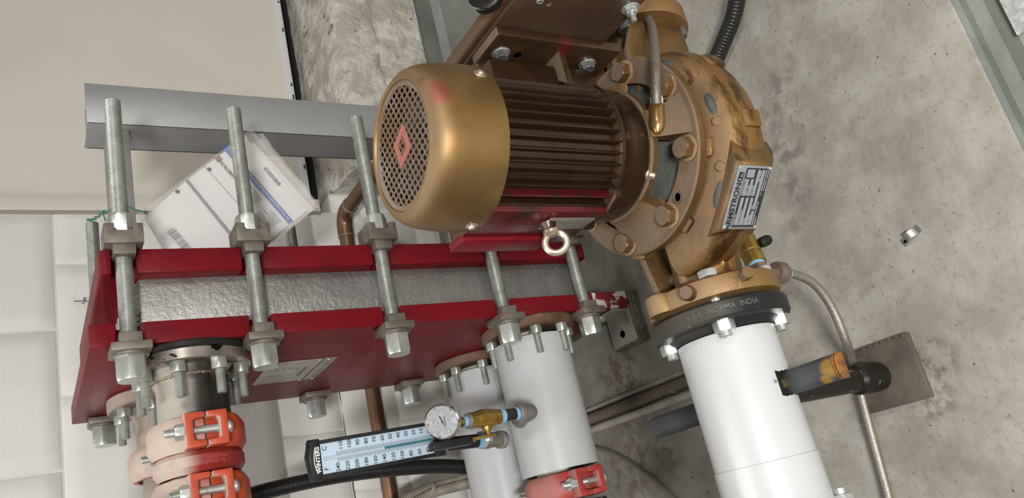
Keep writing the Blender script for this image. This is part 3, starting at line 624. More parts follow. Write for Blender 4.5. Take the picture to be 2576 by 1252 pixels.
def coupling(cx, cy, cz, r, label, m, wd=0.054, side=-1, ears=True, up=False):
    """two-piece grooved pipe coupling, pipe along X, bolt pads towards the room"""
    t = thing('grooved_coupling', (cx, cy, cz-r), label, 'coupling', 'grooved pipe couplings')
    h = wd/2
    for s in (1, -1):                       # upper and lower half
        pr = [(r*0.80, -h), (r*0.90, -h), (r, -h*0.55), (r, h*0.55), (r*0.90, h), (r*0.80, h)]
        mb = MB(); n = 26; rings = []
        for i in range(n+1):
            a = (0.02+(PI-0.04)*i/n)*s
            rr = 1.0+0.035*max(0, math.cos(a*8))
            rings.append([Vector((cx+p[1], cy-math.cos(a)*p[0]*rr, cz+math.sin(a)*p[0]*rr)) for p in pr])
        mb.loft(rings)
        # bolt pad: C shaped lug
        for sy in (-1, 1):
            y0 = cy+sy*(r-0.012); y1 = cy+sy*(r+0.015); lo, hi = min(y0, y1), max(y0, y1)
            za, zb = cz+s*0.0012, cz+s*0.032
            cpoly = [(-h, 0), (-h, 0.0308), (h, 0.0308), (h, 0), (h-0.0095, 0), (h-0.0105, 0.016), (h-0.0135, 0.018), (-h+0.0135, 0.018), (-h+0.0105, 0.016), (-h+0.0095, 0)]
            mb.prism(cpoly, (cx, lo, za), X_, Z_*s, Y_, hi-lo, 0.0022)
        part('housing_half', mb, m, t, ang=40)
    for sy in (-1, 1):
        yb = cy+sy*(r+0.004); b = part('bolt', MB().cyl((cx, yb, cz-0.033), (cx, yb, cz+0.006), 0.0066, 14).thread((cx, yb, cz+0.002), (cx, yb, cz+0.060), 0.0066, 0.0026, 12), 'nut', t, ang=30)
        part('bolt_head', MB().lathe([(0.0105, 0), (0.0108, 0.004), (0.008, 0.008), (0.0, 0.0095)], (cx, yb, cz-0.0318), -Z_, 16), 'nut', b)
        part('nut', MB().hexa((cx, yb, cz+0.0322), (cx, yb, cz+0.046), 0.0215, hint=X_), 'nut', b, ang=30)
    part('gasket', MB().ring((cx-h*0.9, cy, cz), (cx+h*0.9, cy, cz), r*0.82, r*0.66, 40, 0.002), 'rubber', t)
    return t
coupling(0.242, TFY, TFZ, 0.074, 'orange grooved coupling directly below the chipped flange', 'orange')
coupling(0.150, TFY, TFZ, 0.072, 'orange grooved coupling below the dark red ring, at the photo edge', 'orange')
rr = thing('reducing_ring', (0.197, TFY, TFZ-0.07), 'dark red cast ring between the two orange couplings', 'pipe ring')
part('body', MB().lathe([(0.050, -0.016), (0.062, -0.016), (0.0695, -0.006), (0.0695, 0.010), (0.064, 0.0175), (0.050, 0.0175)], (0.197, TFY, TFZ), X_, 56), 'redring', rr)
part('cast_lettering', textmesh('2/M L.3X2TCB.9', 0.0062, (0.2005, TFY-0.0700, TFZ-0.010), -Z_*0+(-Z_), X_, bold=0.02), 'redcoup', rr, ang=180)
part('cast_lettering', textmesh('39/ X0  C8', 0.0062, (0.1935, TFY-0.0700, TFZ-0.012), -Z_, X_, bold=0.02), 'redcoup', rr, ang=180)
coupling(0.252, TBY, TBZ, 0.072, 'dust covered orange coupling on the rear upper pipe', 'orange')
coupling(0.045, BFY, BFZ, 0.080, 'red grooved coupling under the end of the white gauge pipe', 'redcoup', wd=0.052)
# lever bar
lb = part('lever_bar', MB().box((0.118, 1.22, 1.025), (0.132, 1.30, 1.13), 0.001), 'malleable')
tag(lb, 'dark grey metal bar end beside the lower orange coupling', 'bar')

# ================================================================== PUMP
AX, AY = 0.463, 0.792
pump = thing('inline_pump', (AX, AY, 0.0), 'gold painted vertical inline pump with ribbed electric motor and meshed fan cover', 'pump')
A0 = Vector((AX, AY, 0))
def pol(r, deg, z): a = math.radians(deg); return Vector((AX+r*math.cos(a), AY+r*math.sin(a), z))
def rad(deg): a = math.radians(deg); return Vector((math.cos(a), math.sin(a), 0))
def tan_(deg): a = math.radians(deg); return Vector((-math.sin(a), math.cos(a), 0))
# --- fan cover
cap = part('fan_cover', MB().lathe([(0.0805, 0.771), (0.0810, 0.7755), (0.0830, 0.7775), (0.0855, 0.7770), (0.0875, 0.7745), (0.0905, 0.7735), (0.0955, 0.7690), (0.1000, 0.7610), (0.1035, 0.7490), (0.1055, 0.735), (0.1068, 0.715), (0.1073, 0.684), (0.1066, 0.6815), (0.1045, 0.682), (0.103, 0.70), (0.099, 0.75), (0.0805, 0.771)], A0, Z_, 96, caps=False), 'cap', pump, ang=60)
GR, GZ = 0.081, 0.7725
mb = MB()
def strip(mb, p, q, w, t, z):
    d = (q-p).normalized(); n = Vector((-d.y, d.x, 0))*w/2
    vs = [p-n, q-n, q+n, p+n]; mb.add([v+Vector((0, 0, z)) for v in vs]+[v+Vector((0, 0, z-t)) for v in vs], [[0, 1, 2, 3], [7, 6, 5, 4], [0, 4, 5, 1], [1, 5, 6, 2], [2, 6, 7, 3], [3, 7, 4, 0]])
gdir = 60.0                                # long diagonal of the mesh diamonds
for fam in (-1, 1):
    th = math.radians(gdir+fam*38); d = Vector((math.cos(th), math.sin(th), 0)); n = Vector((-d.y, d.x, 0))
    sp = 0.0098; k = -9
    while k <= 9:
        off = (k+0.5)*sp
        if abs(off) < GR-0.006:
            L = math.sqrt(GR*GR-off*off)
            strip(mb, A0+n*off-d*L, A0+n*off+d*L, 0.0019, 0.0014, GZ+(0.0004 if fam > 0 else 0))
        k += 1
gr = part('grille', mb, 'grille', cap, ang=30)
gr['kind'] = 'stuff'
part('grille_rim', MB().ring((AX, AY, GZ-0.0015), (AX, AY, GZ+0.0012), 0.0812, 0.0745, 72, 0.0004), 'grille', cap)
rh = MB(); g = math.radians(gdir); gu = Vector((math.cos(g), math.sin(g), 0)); gv = Vector((-gu.y, gu.x, 0))
o4 = [(0.026, 0), (0, 0.0275), (-0.026, 0), (0, -0.0275)]; i4 = [(0.0135, 0), (0, 0.0150), (-0.0135, 0), (0, -0.0150)]
vs = [A0+gu*a+gv*b for a, b in o4]+[A0+gu*a+gv*b for a, b in i4]
rh.add([v+Vector((0, 0, GZ+0.0014)) for v in vs]+[v+Vector((0, 0, GZ-0.0005)) for v in vs],
       [[k, (k+1) % 4, 4+(k+1) % 4, 4+k] for k in range(4)]+[[8+k, 12+k, 12+(k+1) % 4, 8+(k+1) % 4] for k in range(4)]+[[k, 8+k, 8+(k+1) % 4, (k+1) % 4] for k in range(4)]+[[4+k, 4+(k+1) % 4, 12+(k+1) % 4, 12+k] for k in range(4)])
part('grille_badge', rh, 'pinkred', cap, label='faded red diamond badge in the middle of the grille')
fan = part('fan', MB().cyl((AX, AY, 0.735), (AX, AY, 0.742), 0.078, 40).cyl((AX, AY, 0.735), (AX, AY, 0.758), 0.022, 24), 'darkcast', pump)
for k in range(9):
    a = k*40; part('fan_blade', MB().obox(pol(0.05, a, 0.750), rad(a), tan_(a), Z_, 0.045, 0.003, 0.018), 'greybolt', fan)
for dg in (-61, 178, 30, 118):
    s_ = part('cover_screw', MB().ring(pol(0.1065, dg, 0.698), pol(0.1085, dg, 0.698), 0.0085, 0.004, 18, 0.0006).lathe([(0.0055, 0.0), (0.0055, 0.002), (0.004, 0.0045), (0.0, 0.0055)], pol(0.1075, dg, 0.698), rad(dg), 14), 'eye', cap)
# --- motor body and fins
barrel = part('motor_barrel', MB().lathe([(0.080, 0.50), (0.0885, 0.502), (0.0885, 0.70), (0.080, 0.702)], A0, Z_, 72), 'brown', pump)
fin0 = None; fins = []
for k in range(40):
    dg = -180+k*9.0
    if -20 < dg < 62 or dg > 150 or dg < -168: continue
    if fin0 is None:
        mb = MB(); u, v = rad(0), tan_(0)
        ch = (0.0045, 0.0030, 0.0018)
        rings = []
        for (z, sc) in ((0.4985, 0.75), (0.502, 1.0), (0.690, 1.0), (0.698, 0.6)):
            r0, r1 = 0.085, 0.0885+0.0115*sc
            rings.append([Vector((r0, -0.0042, z)), Vector((r1-0.002, -0.0019, z)), Vector((r1, -0.0008, z)), Vector((r1, 0.0008, z)), Vector((r1-0.002, 0.0019, z)), Vector((r0, 0.0042, z))])
        mb.loft(rings); mb.v = [p+A0 for p in mb.v]
        fin0 = part('cooling_fin', mb, 'brown', pump, origin=(AX, AY, 0.5), ang=50); fin0.rotation_euler = (0, 0, math.radians(dg))
    else:
        f_ = copyof(fin0, (AX, AY, 0.5), pump, rotz=math.radians(dg))
        if dg < -152:
            f_.data = fin0.data.copy(); f_.data.materials[0] = MT['redbrown']
# flat name plate side (towards the heat exchanger)
sp_ = part('side_panel', MB().box((AX-0.1035, AY-0.030, 0.503), (AX-0.080, AY+0.075, 0.69), 0.004), 'redbrown', pump)
part('motor_plate', MB().box((AX-0.1048, AY-0.012, 0.512), (AX-0.1033, AY+0.022, 0.585), 0.0004), 'hxplate2', sp_)
part('raised_frame', MB().box((AX-0.110, AY+0.046, 0.548), (AX-0.095, AY+0.088, 0.690), 0.004), 'red', pump, label='red raised panel on the motor side')
# eye bolt
eb = part('eye_bolt', MB().lathe([(0.012, 0), (0.0105, 0.010), (0.0085, 0.013), (0.0085, 0.018)], (AX-0.097, AY+0.005, 0.580), -X_, 20), 'brown', pump)
mb = MB(); c = Vector((AX-0.1315, AY+0.005, 0.575)); pts = []
nrm = Vector((0.0, -0.72, 0.55)).normalized(); uu = X_; vv = nrm.cross(uu)
rings = []
for i in range(28):
    a = 2*PI*i/28; rd_ = uu*math.cos(a)+vv*math.sin(a); cc = c+rd_*0.0145
    rings.append([cc+(rd_*math.cos(2*PI*k/10)+nrm*math.sin(2*PI*k/10))*0.0047 for k in range(10)])
mb.loft(rings+[rings[0]], cap=False)
part('lifting_eye', mb.lathe([(0.0115, 0), (0.0115, 0.004), (0.006, 0.008)], (AX-0.1145, AY+0.005, 0.578), -X_, 18), 'eye', eb)
# motor end shield
part('end_shield', MB().lathe([(0.085, 0.505), (0.0985, 0.5045), (0.1005, 0.501), (0.1005, 0.4965), (0.0975, 0.4935), (0.0960, 0.478), (0.0955, 0.460), (0.0935, 0.450), (0.088, 0.445), (0.075, 0.444)], A0, Z_, 84), 'brown', pump, ang=45)
for dg in (-157, -23, 67, 157):
    L_ = part('shield_lug', MB().prism([(-0.022, 0.0), (-0.013, 0.010), (0.013, 0.010), (0.022, 0.0)], pol(0.0965, dg, 0.488), tan_(dg), rad(dg), Z_, 0.016, 0.003), 'brown', pump)
    part('lug_bolt', MB().hexa(pol(0.098, dg, 0.488), pol(0.098, dg, 0.478), 0.013), 'brown', L_)
# --- motor feet (towards the door side) and control box
for (y0, y1, wy) in ((0.682, 0.752, -1), (0.832, 0.902, 1)):
    ft = part('motor_foot', MB().box((0.566, y0, 0.468), (0.580, y1, 0.668), 0.003), 'brownfoot', pump)
    yi = y1 if wy < 0 else y0
    part('foot_web', MB().prism([(0.0, 0.0), (0.10, 0.0), (0.10, 0.016), (0.0, 0.016)], (AX+0.010, yi-0.008, 0.47), X_, Y_, Z_, 0.196, 0.003), 'brownfoot', ft)
    part('foot_rib', MB().prism([(0.052, 0.02), (0.104, 0.02), (0.104, 0.075), (0.098, 0.075)], (AX, (y0-0.004) if wy < 0 else (y1+0.004), 0.555), X_, Y_*(-wy), Z_, 0.011, 0.002), 'brownfoot', ft)
    for z in (0.645, 0.505):
        bz = part('foot_bolt', MB().ring((0.5662, (y0+y1)/2, z), (0.5635, (y0+y1)/2, z), 0.0125, 0.006, 24, 0.0006), 'nut', ft)
        part('bolt_head', MB().hexa((0.5635, (y0+y1)/2, z), (0.556, (y0+y1)/2, z), 0.0165), 'greybolt', ft, ang=30)
    part('bolt_hole', MB().lathe([(0.0055, 0.0003), (0.0, 0.0003)], (0.566, (y0+y1)/2, 0.619), -X_, 14), 'brownplate', ft)
part('top_pad', MB().box((AX+0.04, AY-0.078, 0.503), (AX+0.092, AY+0.078, 0.668), 0.006), 'brown', pump)
cb = part('control_plate', MB().box((0.5805, 0.46, 0.492), (0.5845, 0.905, 0.668), 0.001), 'brownplate', pump, label='dusty brown plate bolted to the motor feet')
sd_ = px(1585, 20, X=0.5805)
st = part('box_stud', MB().ring((0.5806, sd_.y, sd_.z), (0.5785, sd_.y, sd_.z), 0.0125, 0.005, 20, 0.0006).hexa((0.5785, sd_.y, sd_.z), (0.571, sd_.y, sd_.z), 0.014).cyl((0.571, sd_.y, sd_.z), (0.560, sd_.y, sd_.z), 0.004, 12, 0.001), 'nut', cb, ang=30)
sd_ = px(1358, 2, X=0.5805); part('box_screw', MB().ring((0.5806, sd_.y, sd_.z), (0.578, sd_.y, sd_.z), 0.0048, 0.0025, 16, 0.0006), 'nut', cb)
# --- bracket between motor and casing
part('bracket_top', MB().ring((AX, AY, 0.432), (AX, AY, 0.447), 0.095, 0.05, 72, 0.003), 'gold', pump)
part('seal_housing', MB().lathe([(0.055, 0.448), (0.060, 0.432), (0.066, 0.412), (0.085, 0.402), (0.113, 0.398)], A0, Z_, 48), 'darkcast', pump)
def leg(dg, half0, half1):
    rings = []
    for (r0, r1, z, hw) in ((0.078, 0.0965, 0.4465, half0), (0.082, 0.101, 0.437, half0*1.02), (0.088, 0.112, 0.424, half1*0.95), (0.092, 0.128, 0.413, half1), (0.092, 0.140, 0.4085, half1*1.05)):
        a0, a1 = dg-hw, dg+hw; m = 6
        ring = [pol(r1, a0+(a1-a0)*i/m, z) for i in range(m+1)]+[pol(r0, a1-(a1-a0)*i/m, z) for i in range(m+1)]
        rings.append(ring)
    return MB().loft(rings)
for dg, h0, h1 in ((-90, 12, 13), (180, 22, 24), (90, 12, 13), (0, 20, 22)):
    part('bracket_leg', leg(dg, h0, h1), 'gold', pump, ang=40)
ringp = part('casing_ring', MB().ring((AX, AY, 0.393), (AX, AY, 0.410), 0.146, 0.109, 96, 0.0025), 'gold', pump)
for k in range(8):
    dg = -22.5-45*k
    b_ = part('ring_bolt', MB().lathe([(0.0185, 0), (0.0185, 0.0025), (0.017, 0.0035)], pol(0.126, dg, 0.4098), Z_, 24), 'goldflange', pump)
    part('bolt_head', MB().hexa(pol(0.126, dg, 0.4125), pol(0.126, dg, 0.4265), 0.027, hint=rad(dg+10)), 'gold', b_, ang=30)
th_ = pol(0.124, -144, 0.4102)
mb = MB()
for k in range(3): mb.ring(th_+Z_*(-0.001+k*0.0012), th_+Z_*(0.0+k*0.0012), 0.0085, 0.0062, 18)
mb.lathe([(0.0062, 0.0003), (0.0, 0.0003)], th_, Z_, 14)
part('threaded_hole', mb, 'brownfit', ringp)
for k in range(8):
    dg = -22.5-45*k
    part('ring_notch_block', MB().obox(pol(0.139, dg, 0.3825), rad(dg), tan_(dg), Z_, 0.026, 0.026, 0.026, 0.004), 'goldvol', ringp)
# --- volute
VZ = 0.345
def vol(dg):                                   # tube centre radius, tube radius; grows towards the outlet
    t = (20-dg)/215.0; t = max(0, min(1, t)); return 0.108+0.045*t, 0.038+0.012*t
rings = []; N = 72
for i in range(N+1):
    dg = 60-i*(420.0/N) if False else 120-i*(300.0/N)
    Rm, rt = vol(dg)
    ring = []
    for k in range(24):
        a = 2*PI*k/24
        ca, sa = math.cos(a), math.sin(a); p_ = 1.0-0.28*max(0.0, min(1.0, (-60-dg)/60.0))
        ring.append(pol(Rm+rt*math.copysign(abs(ca)**p_, ca), dg, VZ+0.045*math.copysign(abs(sa)**p_, sa)))
    rings.append(ring)
volute = part('volute_casing', MB().loft(rings).lathe([(0.0, 0.290), (0.10, 0.290), (0.128, 0.335), (0.130, 0.372), (0.130, 0.394), (0.0, 0.394)], A0, Z_, 84), 'goldvol', pump, ang=60)
rings = []
for (x, y, z, r, ry) in ((AX-0.035, AY-0.075, 0.345, 0.050, 0.060), (AX-0.075, AY-0.070, 0.344, 0.054, 0.070), (AX-0.105, AY-0.052, 0.340, 0.056, 0.070), (AX-0.130, AY-0.032, 0.334, 0.055, 0.064), (AX-0.155, AY-0.012, 0.328, 0.051, 0.055), (AX-0.178, AY-0.002, 0.322, 0.049, 0.051), (AX-0.198, AY+0.004, 0.320, 0.050, 0.051), (AX-0.2085, AY+0.006, 0.320, 0.056, 0.057), (AX-0.212, AY+0.006, 0.320, 0.066, 0.067)):
    rings.append([Vector((x, y+ry*math.cos(2*PI*k/32), z+r*math.sin(2*PI*k/32))) for k in range(32)])
part('discharge_neck', MB().loft(rings), 'goldvol', pump, ang=60)
PY, PZ = 0.800, 0.320
gf = part('discharge_flange', MB().lathe([(0.05, 0.0), (0.090, 0.0), (0.0945, 0.003), (0.0960, 0.008), (0.0960, 0.024), (0.0945, 0.028), (0.088, 0.0295), (0.080, 0.033), (0.05, 0.033)], (0.252, PY, PZ), -X_, 72), 'goldflange', pump)
part('flange_lug', MB().lathe([(0.020, 0), (0.0215, 0.003), (0.0215, 0.024), (0.020, 0.027)], (0.251, PY+0.012, PZ+0.090), -X_, 28), 'goldflange', gf)
part('vent_plug', MB().hexa((0.2405, PY-0.092, PZ+0.028), (0.2405, PY-0.106, PZ+0.034), 0.016), 'gold', gf, ang=30)
p1 = px(1657, 775, Y=0.745)
part('tap_plug', MB().lathe([(0.011, 0), (0.011, 0.010), (0.009, 0.014), (0.0, 0.0145)], (0.236, PY-0.042, PZ+0.086), Vector((0, -0.45, 0.89)), 18), 'gold', gf)
# raised strips on the neck and body
part('casting_ridge', MB().tube(catmull([pol(0.140, -150, 0.372), pol(0.158, -156, 0.358), (AX-0.165, AY-0.050, 0.350), (AX-0.190, AY-0.046, 0.338)], 8), 0.0045, 8, rf=None), 'goldvol', volute)
part('casting_seam', MB().tube(catmull([pol(0.148, -178, 0.385), pol(0.175, -180, 0.372), (AX-0.20, AY+0.004, 0.369)], 8), 0.008, 10), 'goldvol', volute)
for dg, zz in ((-70, 0.372), (-100, 0.374), (-122, 0.376), (-35, 0.37)):
    part('casting_boss', MB().lathe([(0.009, 0), (0.0085, 0.004), (0.006, 0.007), (0.0, 0.0075)], pol(vol(dg)[0]+0.022, dg, zz+0.006), Vector((rad(dg).x*0.6, rad(dg).y*0.6, 0.8)), 16), 'goldvol', volute)
for dg in (-62, -100):
    Rm, rt = vol(dg); part('casting_pad', MB().obox(pol(Rm+rt*0.96, dg, VZ-0.006), rad(dg), tan_(dg), Z_, 0.012, 0.026, 0.030, 0.004), 'goldvol', volute)
for dg in (-90, -135, -45):  # raised dark strips, coloured as the shade of pockets that are not recessed
    pts = []
    for i in range(13):
        d2 = dg-9+18*i/12; Rm, rt = vol(d2); p_ = 1.0-0.28*max(0.0, min(1.0, (-60-d2)/60.0)); ca, sa = math.cos(1.0), math.sin(1.0)
        pts.append(pol(Rm+rt*ca**p_-0.0045, d2, VZ+0.045*sa**p_-0.0045))
    part('pocket_shade', MB().tube(pts, 0.009, 12, rf=lambda i: 0.0085*math.sqrt(max(0.02, 1-((i-6)/6.2)**2))), 'darkcast', volute)
# gusset plates to both flanges
for sgn in (-1, 1):
    gp = part('gusset_plate', MB().prism([(0.090, 0.395), (0.205, 0.375), (0.212, 0.30), (0.090, 0.295)], (AX, AY+0.052, 0), X_*sgn, Z_, Y_, 0.012, 0.002), 'gold', pump)
    part('gusset_bolt', MB().hexa((AX+sgn*0.178, AY+0.052, 0.342), (AX+sgn*0.178, AY+0.041, 0.342), 0.016), 'gold', gp, ang=30)
    part('web_rib', MB().prism([(0.120, 0.392), (0.150, 0.385), (0.204, 0.372), (0.206, 0.35), (0.120, 0.35)], (AX, AY-0.006, 0), X_*sgn, Z_, Y_, 0.010, 0.002), 'gold', pump)
# suction side
part('suction_neck', MB().lathe([(0.060, 0.09), (0.055, 0.14), (0.050, 0.175), (0.050, 0.205), (0.060, 0.215)], (AX, PY, PZ), X_, 40), 'goldvol', pump)
sf = part('suction_flange', MB().lathe([(0.05, 0.0), (0.0945, 0.0), (0.0960, 0.004), (0.0960, 0.028), (0.09, 0.033), (0.05, 0.033)], (AX+0.213, PY, PZ), X_, 64), 'goldflange', pump)
for k in range(4):
    a = PI/4+k*PI/2; y, z = PY+0.076*math.cos(a), PZ+0.076*math.sin(a)
    part('flange_bolt', MB().hexa((AX+0.2135, y, z), (AX+0.199, y, z), 0.025).cyl((AX+0.20, y, z), (AX+0.29, y, z), 0.0075, 12), 'greybolt', sf, ang=30)
mb = MB().prism([(0.07, 0.40), (0.155, 0.402), (0.215, 0.372), (0.215, 0.27), (0.07, 0.27)], (AX, AY-0.060, 0), X_, Z_, Y_, 0.012, 0.003)
part('suction_web', mb, 'gold', pump)


# maker's tag, tangent to the volute
ta = -133.5; tu = -tan_(ta); 
if tu.x < 0: tu = -tu
tn = rad(ta); tc = Vector(((0.362+0.300)/2, (0.627+0.681)/2, 0.3555))
rings = []
for (e_, w_, z0_, z1_) in ((-0.0009, 0.0455, -0.0335, 0.0335), (-0.003, 0.047, -0.035, 0.0345), (-0.008, 0.052, -0.040, 0.0340), (-0.018, 0.060, -0.046, 0.031), (-0.035, 0.070, -0.05, 0.022)):
    rings.append([tc+tn*e_+tu*a_+Z_*b_ for a_, b_ in ((-w_, z0_), (w_, z0_), (w_, z1_), (-w_, z1_))])
part('tag_pad', MB().loft(rings), 'goldvol', volute, ang=85)
tg = part('maker_tag', MB().obox(tc+tn*0.0000, tu, Z_, -tn, 0.088, 0.064, 0.0016, 0.0004), 'tag', pump, label='silver and black maker tag on the volute')
def tpt(a, b, e=0.0012): return tc+tu*a+Z_*b+tn*e
def tquad(mb, a0, a1, b0, b1, e): mb.add([tpt(a0, b0, e), tpt(a1, b0, e), tpt(a1, b1, e), tpt(a0, b1, e)], [[0, 1, 2, 3]]); return mb
part('black_panel', tquad(MB(), -0.041, 0.041, -0.0295, 0.0165, 0.0011), 'ink', tg, ang=180)
rows = [(0.0085, 0.0145), (0.0005, 0.0065), (-0.0075, -0.0015)]
flds = [(-0.038, 0.0005, 0.0070, 0.0130), (0.003, 0.026, 0.0070, 0.0130), (-0.038, 0.0005, -0.0020, 0.0035), (0.003, 0.026, -0.0020, 0.0035), (-0.038, 0.0005, -0.0110, -0.0055), (0.003, 0.039, -0.0110, -0.0055), (0.028, 0.039, -0.0005, 0.0140), (-0.038, -0.018, -0.0195, -0.0140), (-0.016, 0.039, -0.0195, -0.0140)]
mb = MB()
for q in flds: tquad(mb, q[0], q[1], q[2], q[3], 0.0013)
part('tag_field', mb, 'tagfield', tg, ang=180).__setitem__('kind', 'stuff')
part('tag_lettering', textmesh('ARMSTRONG', 0.0125, tpt(-0.008, 0.0235, 0.0012), tu, Z_, bold=0.035), 'ink', tg, ang=180)
part('tag_logo', tquad(MB(), 0.0265, 0.0350, 0.0190, 0.0280, 0.0012), 'ink', tg, ang=180)
part('logo_mark', MB().add([tpt(a, b, 0.0014) for a, b in ((0.0283, 0.0205), (0.0305, 0.0205), (0.0305, 0.0265), (0.0283, 0.0245))], [[0, 1, 2, 3]]).add([tpt(a, b, 0.0014) for a, b in ((0.0312, 0.0205), (0.0335, 0.0205), (0.0335, 0.0225), (0.0312, 0.0240))], [[0, 1, 2, 3]]), 'tag', tg, ang=180)
for (txt, a, b, al) in (('MODEL NO', -0.0385, 0.0148, 'LEFT'), ('CONSTRUCTION', 0.003, 0.0148, 'LEFT'), ('PUMP CAPACITY', -0.0385, 0.0052, 'LEFT'), ('SERIAL NO', 0.003, 0.0052, 'LEFT'), ('MOTOR', -0.0385, -0.0038, 'LEFT'), ('MAX PRESS', 0.003, -0.0038, 'LEFT'), ('MAX FREQ', -0.0385, -0.0125, 'LEFT'), ('TAG', -0.016, -0.0125, 'LEFT'), ('MAX TEMP', 0.0225, -0.0125, 'LEFT'), ('ARMSTRONG PUMPS INC', -0.0385, -0.0222, 'LEFT'), ('S.A. ARMSTRONG LIMITED', 0.004, -0.0222, 'LEFT'), ('MADE IN', -0.0385, -0.0262, 'LEFT'), ('TORONTO, CANADA', 0.010, -0.0262, 'LEFT')):
    part('tag_lettering', textmesh(txt, 0.0030, tpt(a, b, 0.00135), tu, Z_, al), 'whiteink', tg, ang=180)
for (a, b) in ((-0.041, 0.0288), (0.041, 0.0288), (-0.041, -0.0288), (0.041, -0.0288)):
    part('tag_rivet', MB().lathe([(0.0026, 0), (0.0022, 0.0014), (0.0, 0.002)], tpt(a, b, 0.0008), tn, 12), 'nut', tg)
# flush line from the seal to the suction side
fp = [px(1652, 262, Y=0.680), px(1650, 220, Y=0.672), px(1649, 160, Y=0.668), px(1645, 100, Y=0.685), px(1638, 62, Y=0.715), px(1622, 34, Y=0.735), px(1600, 18, Y=0.76), px(1580, 4, Y=0.79)]
part('flush_hose', MB().tube(catmull(fp, 10), 0.0068, 14), 'braiddark', pump)
e0 = px(1652, 263, Y=0.688); e1 = px(1653, 318, Y=0.690)
fh = part('flush_fitting', MB().lathe([(0.0085, 0), (0.0115, 0.004), (0.0118, 0.030), (0.0095, 0.040), (0.004, 0.047), (0.0, 0.048)], e0+(e1-e0)*0.0, e1-e0, 24), 'bronzefit', pump)
part('thread_tape', MB().cyl(e0-(e1-e0).normalized()*0.010, e0+(e1-e0).normalized()*0.001, 0.0092, 18), 'whitetape', fh)
part('hose_ferrule', MB().cyl(e0-(e1-e0).normalized()*0.034, e0-(e1-e0).normalized()*0.009, 0.0088, 18, 0.001), 'brownfit', fh)
ee = e0+(e1-e0).normalized()*0.030
part('fitting_leg', MB().cyl(ee, ee+Vector((-0.004, 0.045, -0.012)), 0.0085, 16), 'gold', fh)
# small drain screw on the shield
part('shield_screw', MB().lathe([(0.009, 0), (0.009, 0.003), (0.0055, 0.005), (0.005, 0.012), (0.0, 0.013)], pol(0.088, -134, 0.446), Vector((rad(-134).x*0.75, rad(-134).y*0.75, -0.65)), 16), 'eye', pump)

# ================================================================== PUMP DISCHARGE PIPE
dp = thing('insulated_pipe', (0.05, PY, PZ-0.07), 'white jacketed pipe bolted by a black flange to the gold pump', 'pipe', 'white insulated pipes')
part('rubber_gasket', MB().ring((0.219, PY, PZ), (0.2145, PY, PZ), 0.084, 0.05, 56), 'rubber', dp)
part('flange', MB().lathe([(0.05, 0.0), (0.0975, 0.0), (0.099, 0.002), (0.099, 0.021), (0.0965, 0.0245), (0.080, 0.026), (0.072, 0.034), (0.064, 0.038), (0.06, 0.038)], (0.2145, PY, PZ), -X_, 72), 'blackflange', dp)
fl_ = textmesh('6 S.A.  NORMA  INDIA', 0.0105, (0, 0, 0), X_, Y_, bold=0.01)
fv = []
for p in fl_.v:                                    # wrapped round the flange rim
    a = math.radians(42)-p.x/0.0995; fv.append(Vector((0.2035+p.y, PY-0.0993*math.cos(a), PZ+0.0993*math.sin(a))))
fl_.v = fv
part('cast_lettering', fl_, 'castblack', dp, ang=180)
for k in range(4):
    a = PI/4+PI/2*k; y, z = PY-0.079*math.cos(a), PZ+0.079*math.sin(a)
    b_ = part('flange_bolt', MB().thread((0.20, y, z), (0.167, y, z), 0.0085, 0.0028, 12), 'nut', dp, ang=25)
    part('nut', MB().hexa((0.190, y, z), (0.175, y, z), 0.0265, rot=0.3), 'nut', b_, ang=30)
    part('bolt_head', MB().hexa((0.2525, y, z), (0.263, y, z), 0.025, rot=0.3), 'nut', b_, ang=30)
    part('shank', MB().cyl((0.2525, y, z), (0.19, y, z), 0.0075, 12), 'nut', b_)
def cut_jacket(x0, x1, cy, cz, r, hx0, hx1, ha0, ha1):
    mb = MB(); xs = sorted(set([x0, x1, hx0, hx1]+[x0+(x1-x0)*i/6 for i in range(7)])); N = 90; vs = []; fs = []
    for x in xs:
        for k in range(N):
            a = 2*PI*k/N; jag = 0.0008*math.sin(k*2.3)+0.0006*math.sin(k*0.9) if abs(x-hx0) < 1e-6 or abs(x-hx1) < 1e-6 else 0
            vs.append((x+jag, cy-r*math.cos(a), cz+r*math.sin(a)))
    for i in range(len(xs)-1):
        for k in range(N):
            am = math.degrees(2*PI*(k+0.5)/N); am = am-360 if am > 180 else am
            if hx0-1e-6 <= xs[i] < hx1-1e-6 and ha0 < am < ha1: continue
            fs.append([i*N+k, i*N+(k+1) % N, (i+1)*N+(k+1) % N, (i+1)*N+k])
    return mb.add(vs, fs)
jk = part('jacket', cut_jacket(-0.006, 0.178, PY, PZ, 0.0700, 0.0765, 0.1105, -40, 4), 'white', dp)
part('insulation', MB().ring((0.174, PY, PZ), (-0.05, PY, PZ), 0.0665, 0.04, 48), 'rubber', dp)
part('jacket_overlap', jacket(MB(), 0.001, -0.062, PY, PZ, 0.0715), 'white', dp)
part('core_pipe', MB().cyl((0.18, PY, PZ), (-1.5, PY, PZ), 0.045, 40), 'blackpipe', dp)
part('end_flange', MB().ring((-0.072, PY, PZ), (-0.094, PY, PZ), 0.099, 0.04, 64, 0.002), 'blackflange', dp)
for k in range(4):
    a = PI/4+PI/2*k; y, z = PY-0.080*math.cos(a), PZ+0.080*math.sin(a)
    part('end_bolt', MB().hexa((-0.072, y, z), (-0.060, y, z), 0.026).cyl((-0.06, y, z), (-0.052, y, z), 0.008, 12), 'nut', dp, ang=30)
part('jacket_scuff', MB().add([Vector((0.10, PY-0.0702, PZ+0.012)), Vector((0.094, PY-0.0702, PZ+0.010)), Vector((0.098, PY-0.0702, PZ+0.006))], [[0, 1, 2]]), 'inkgrey', jk)
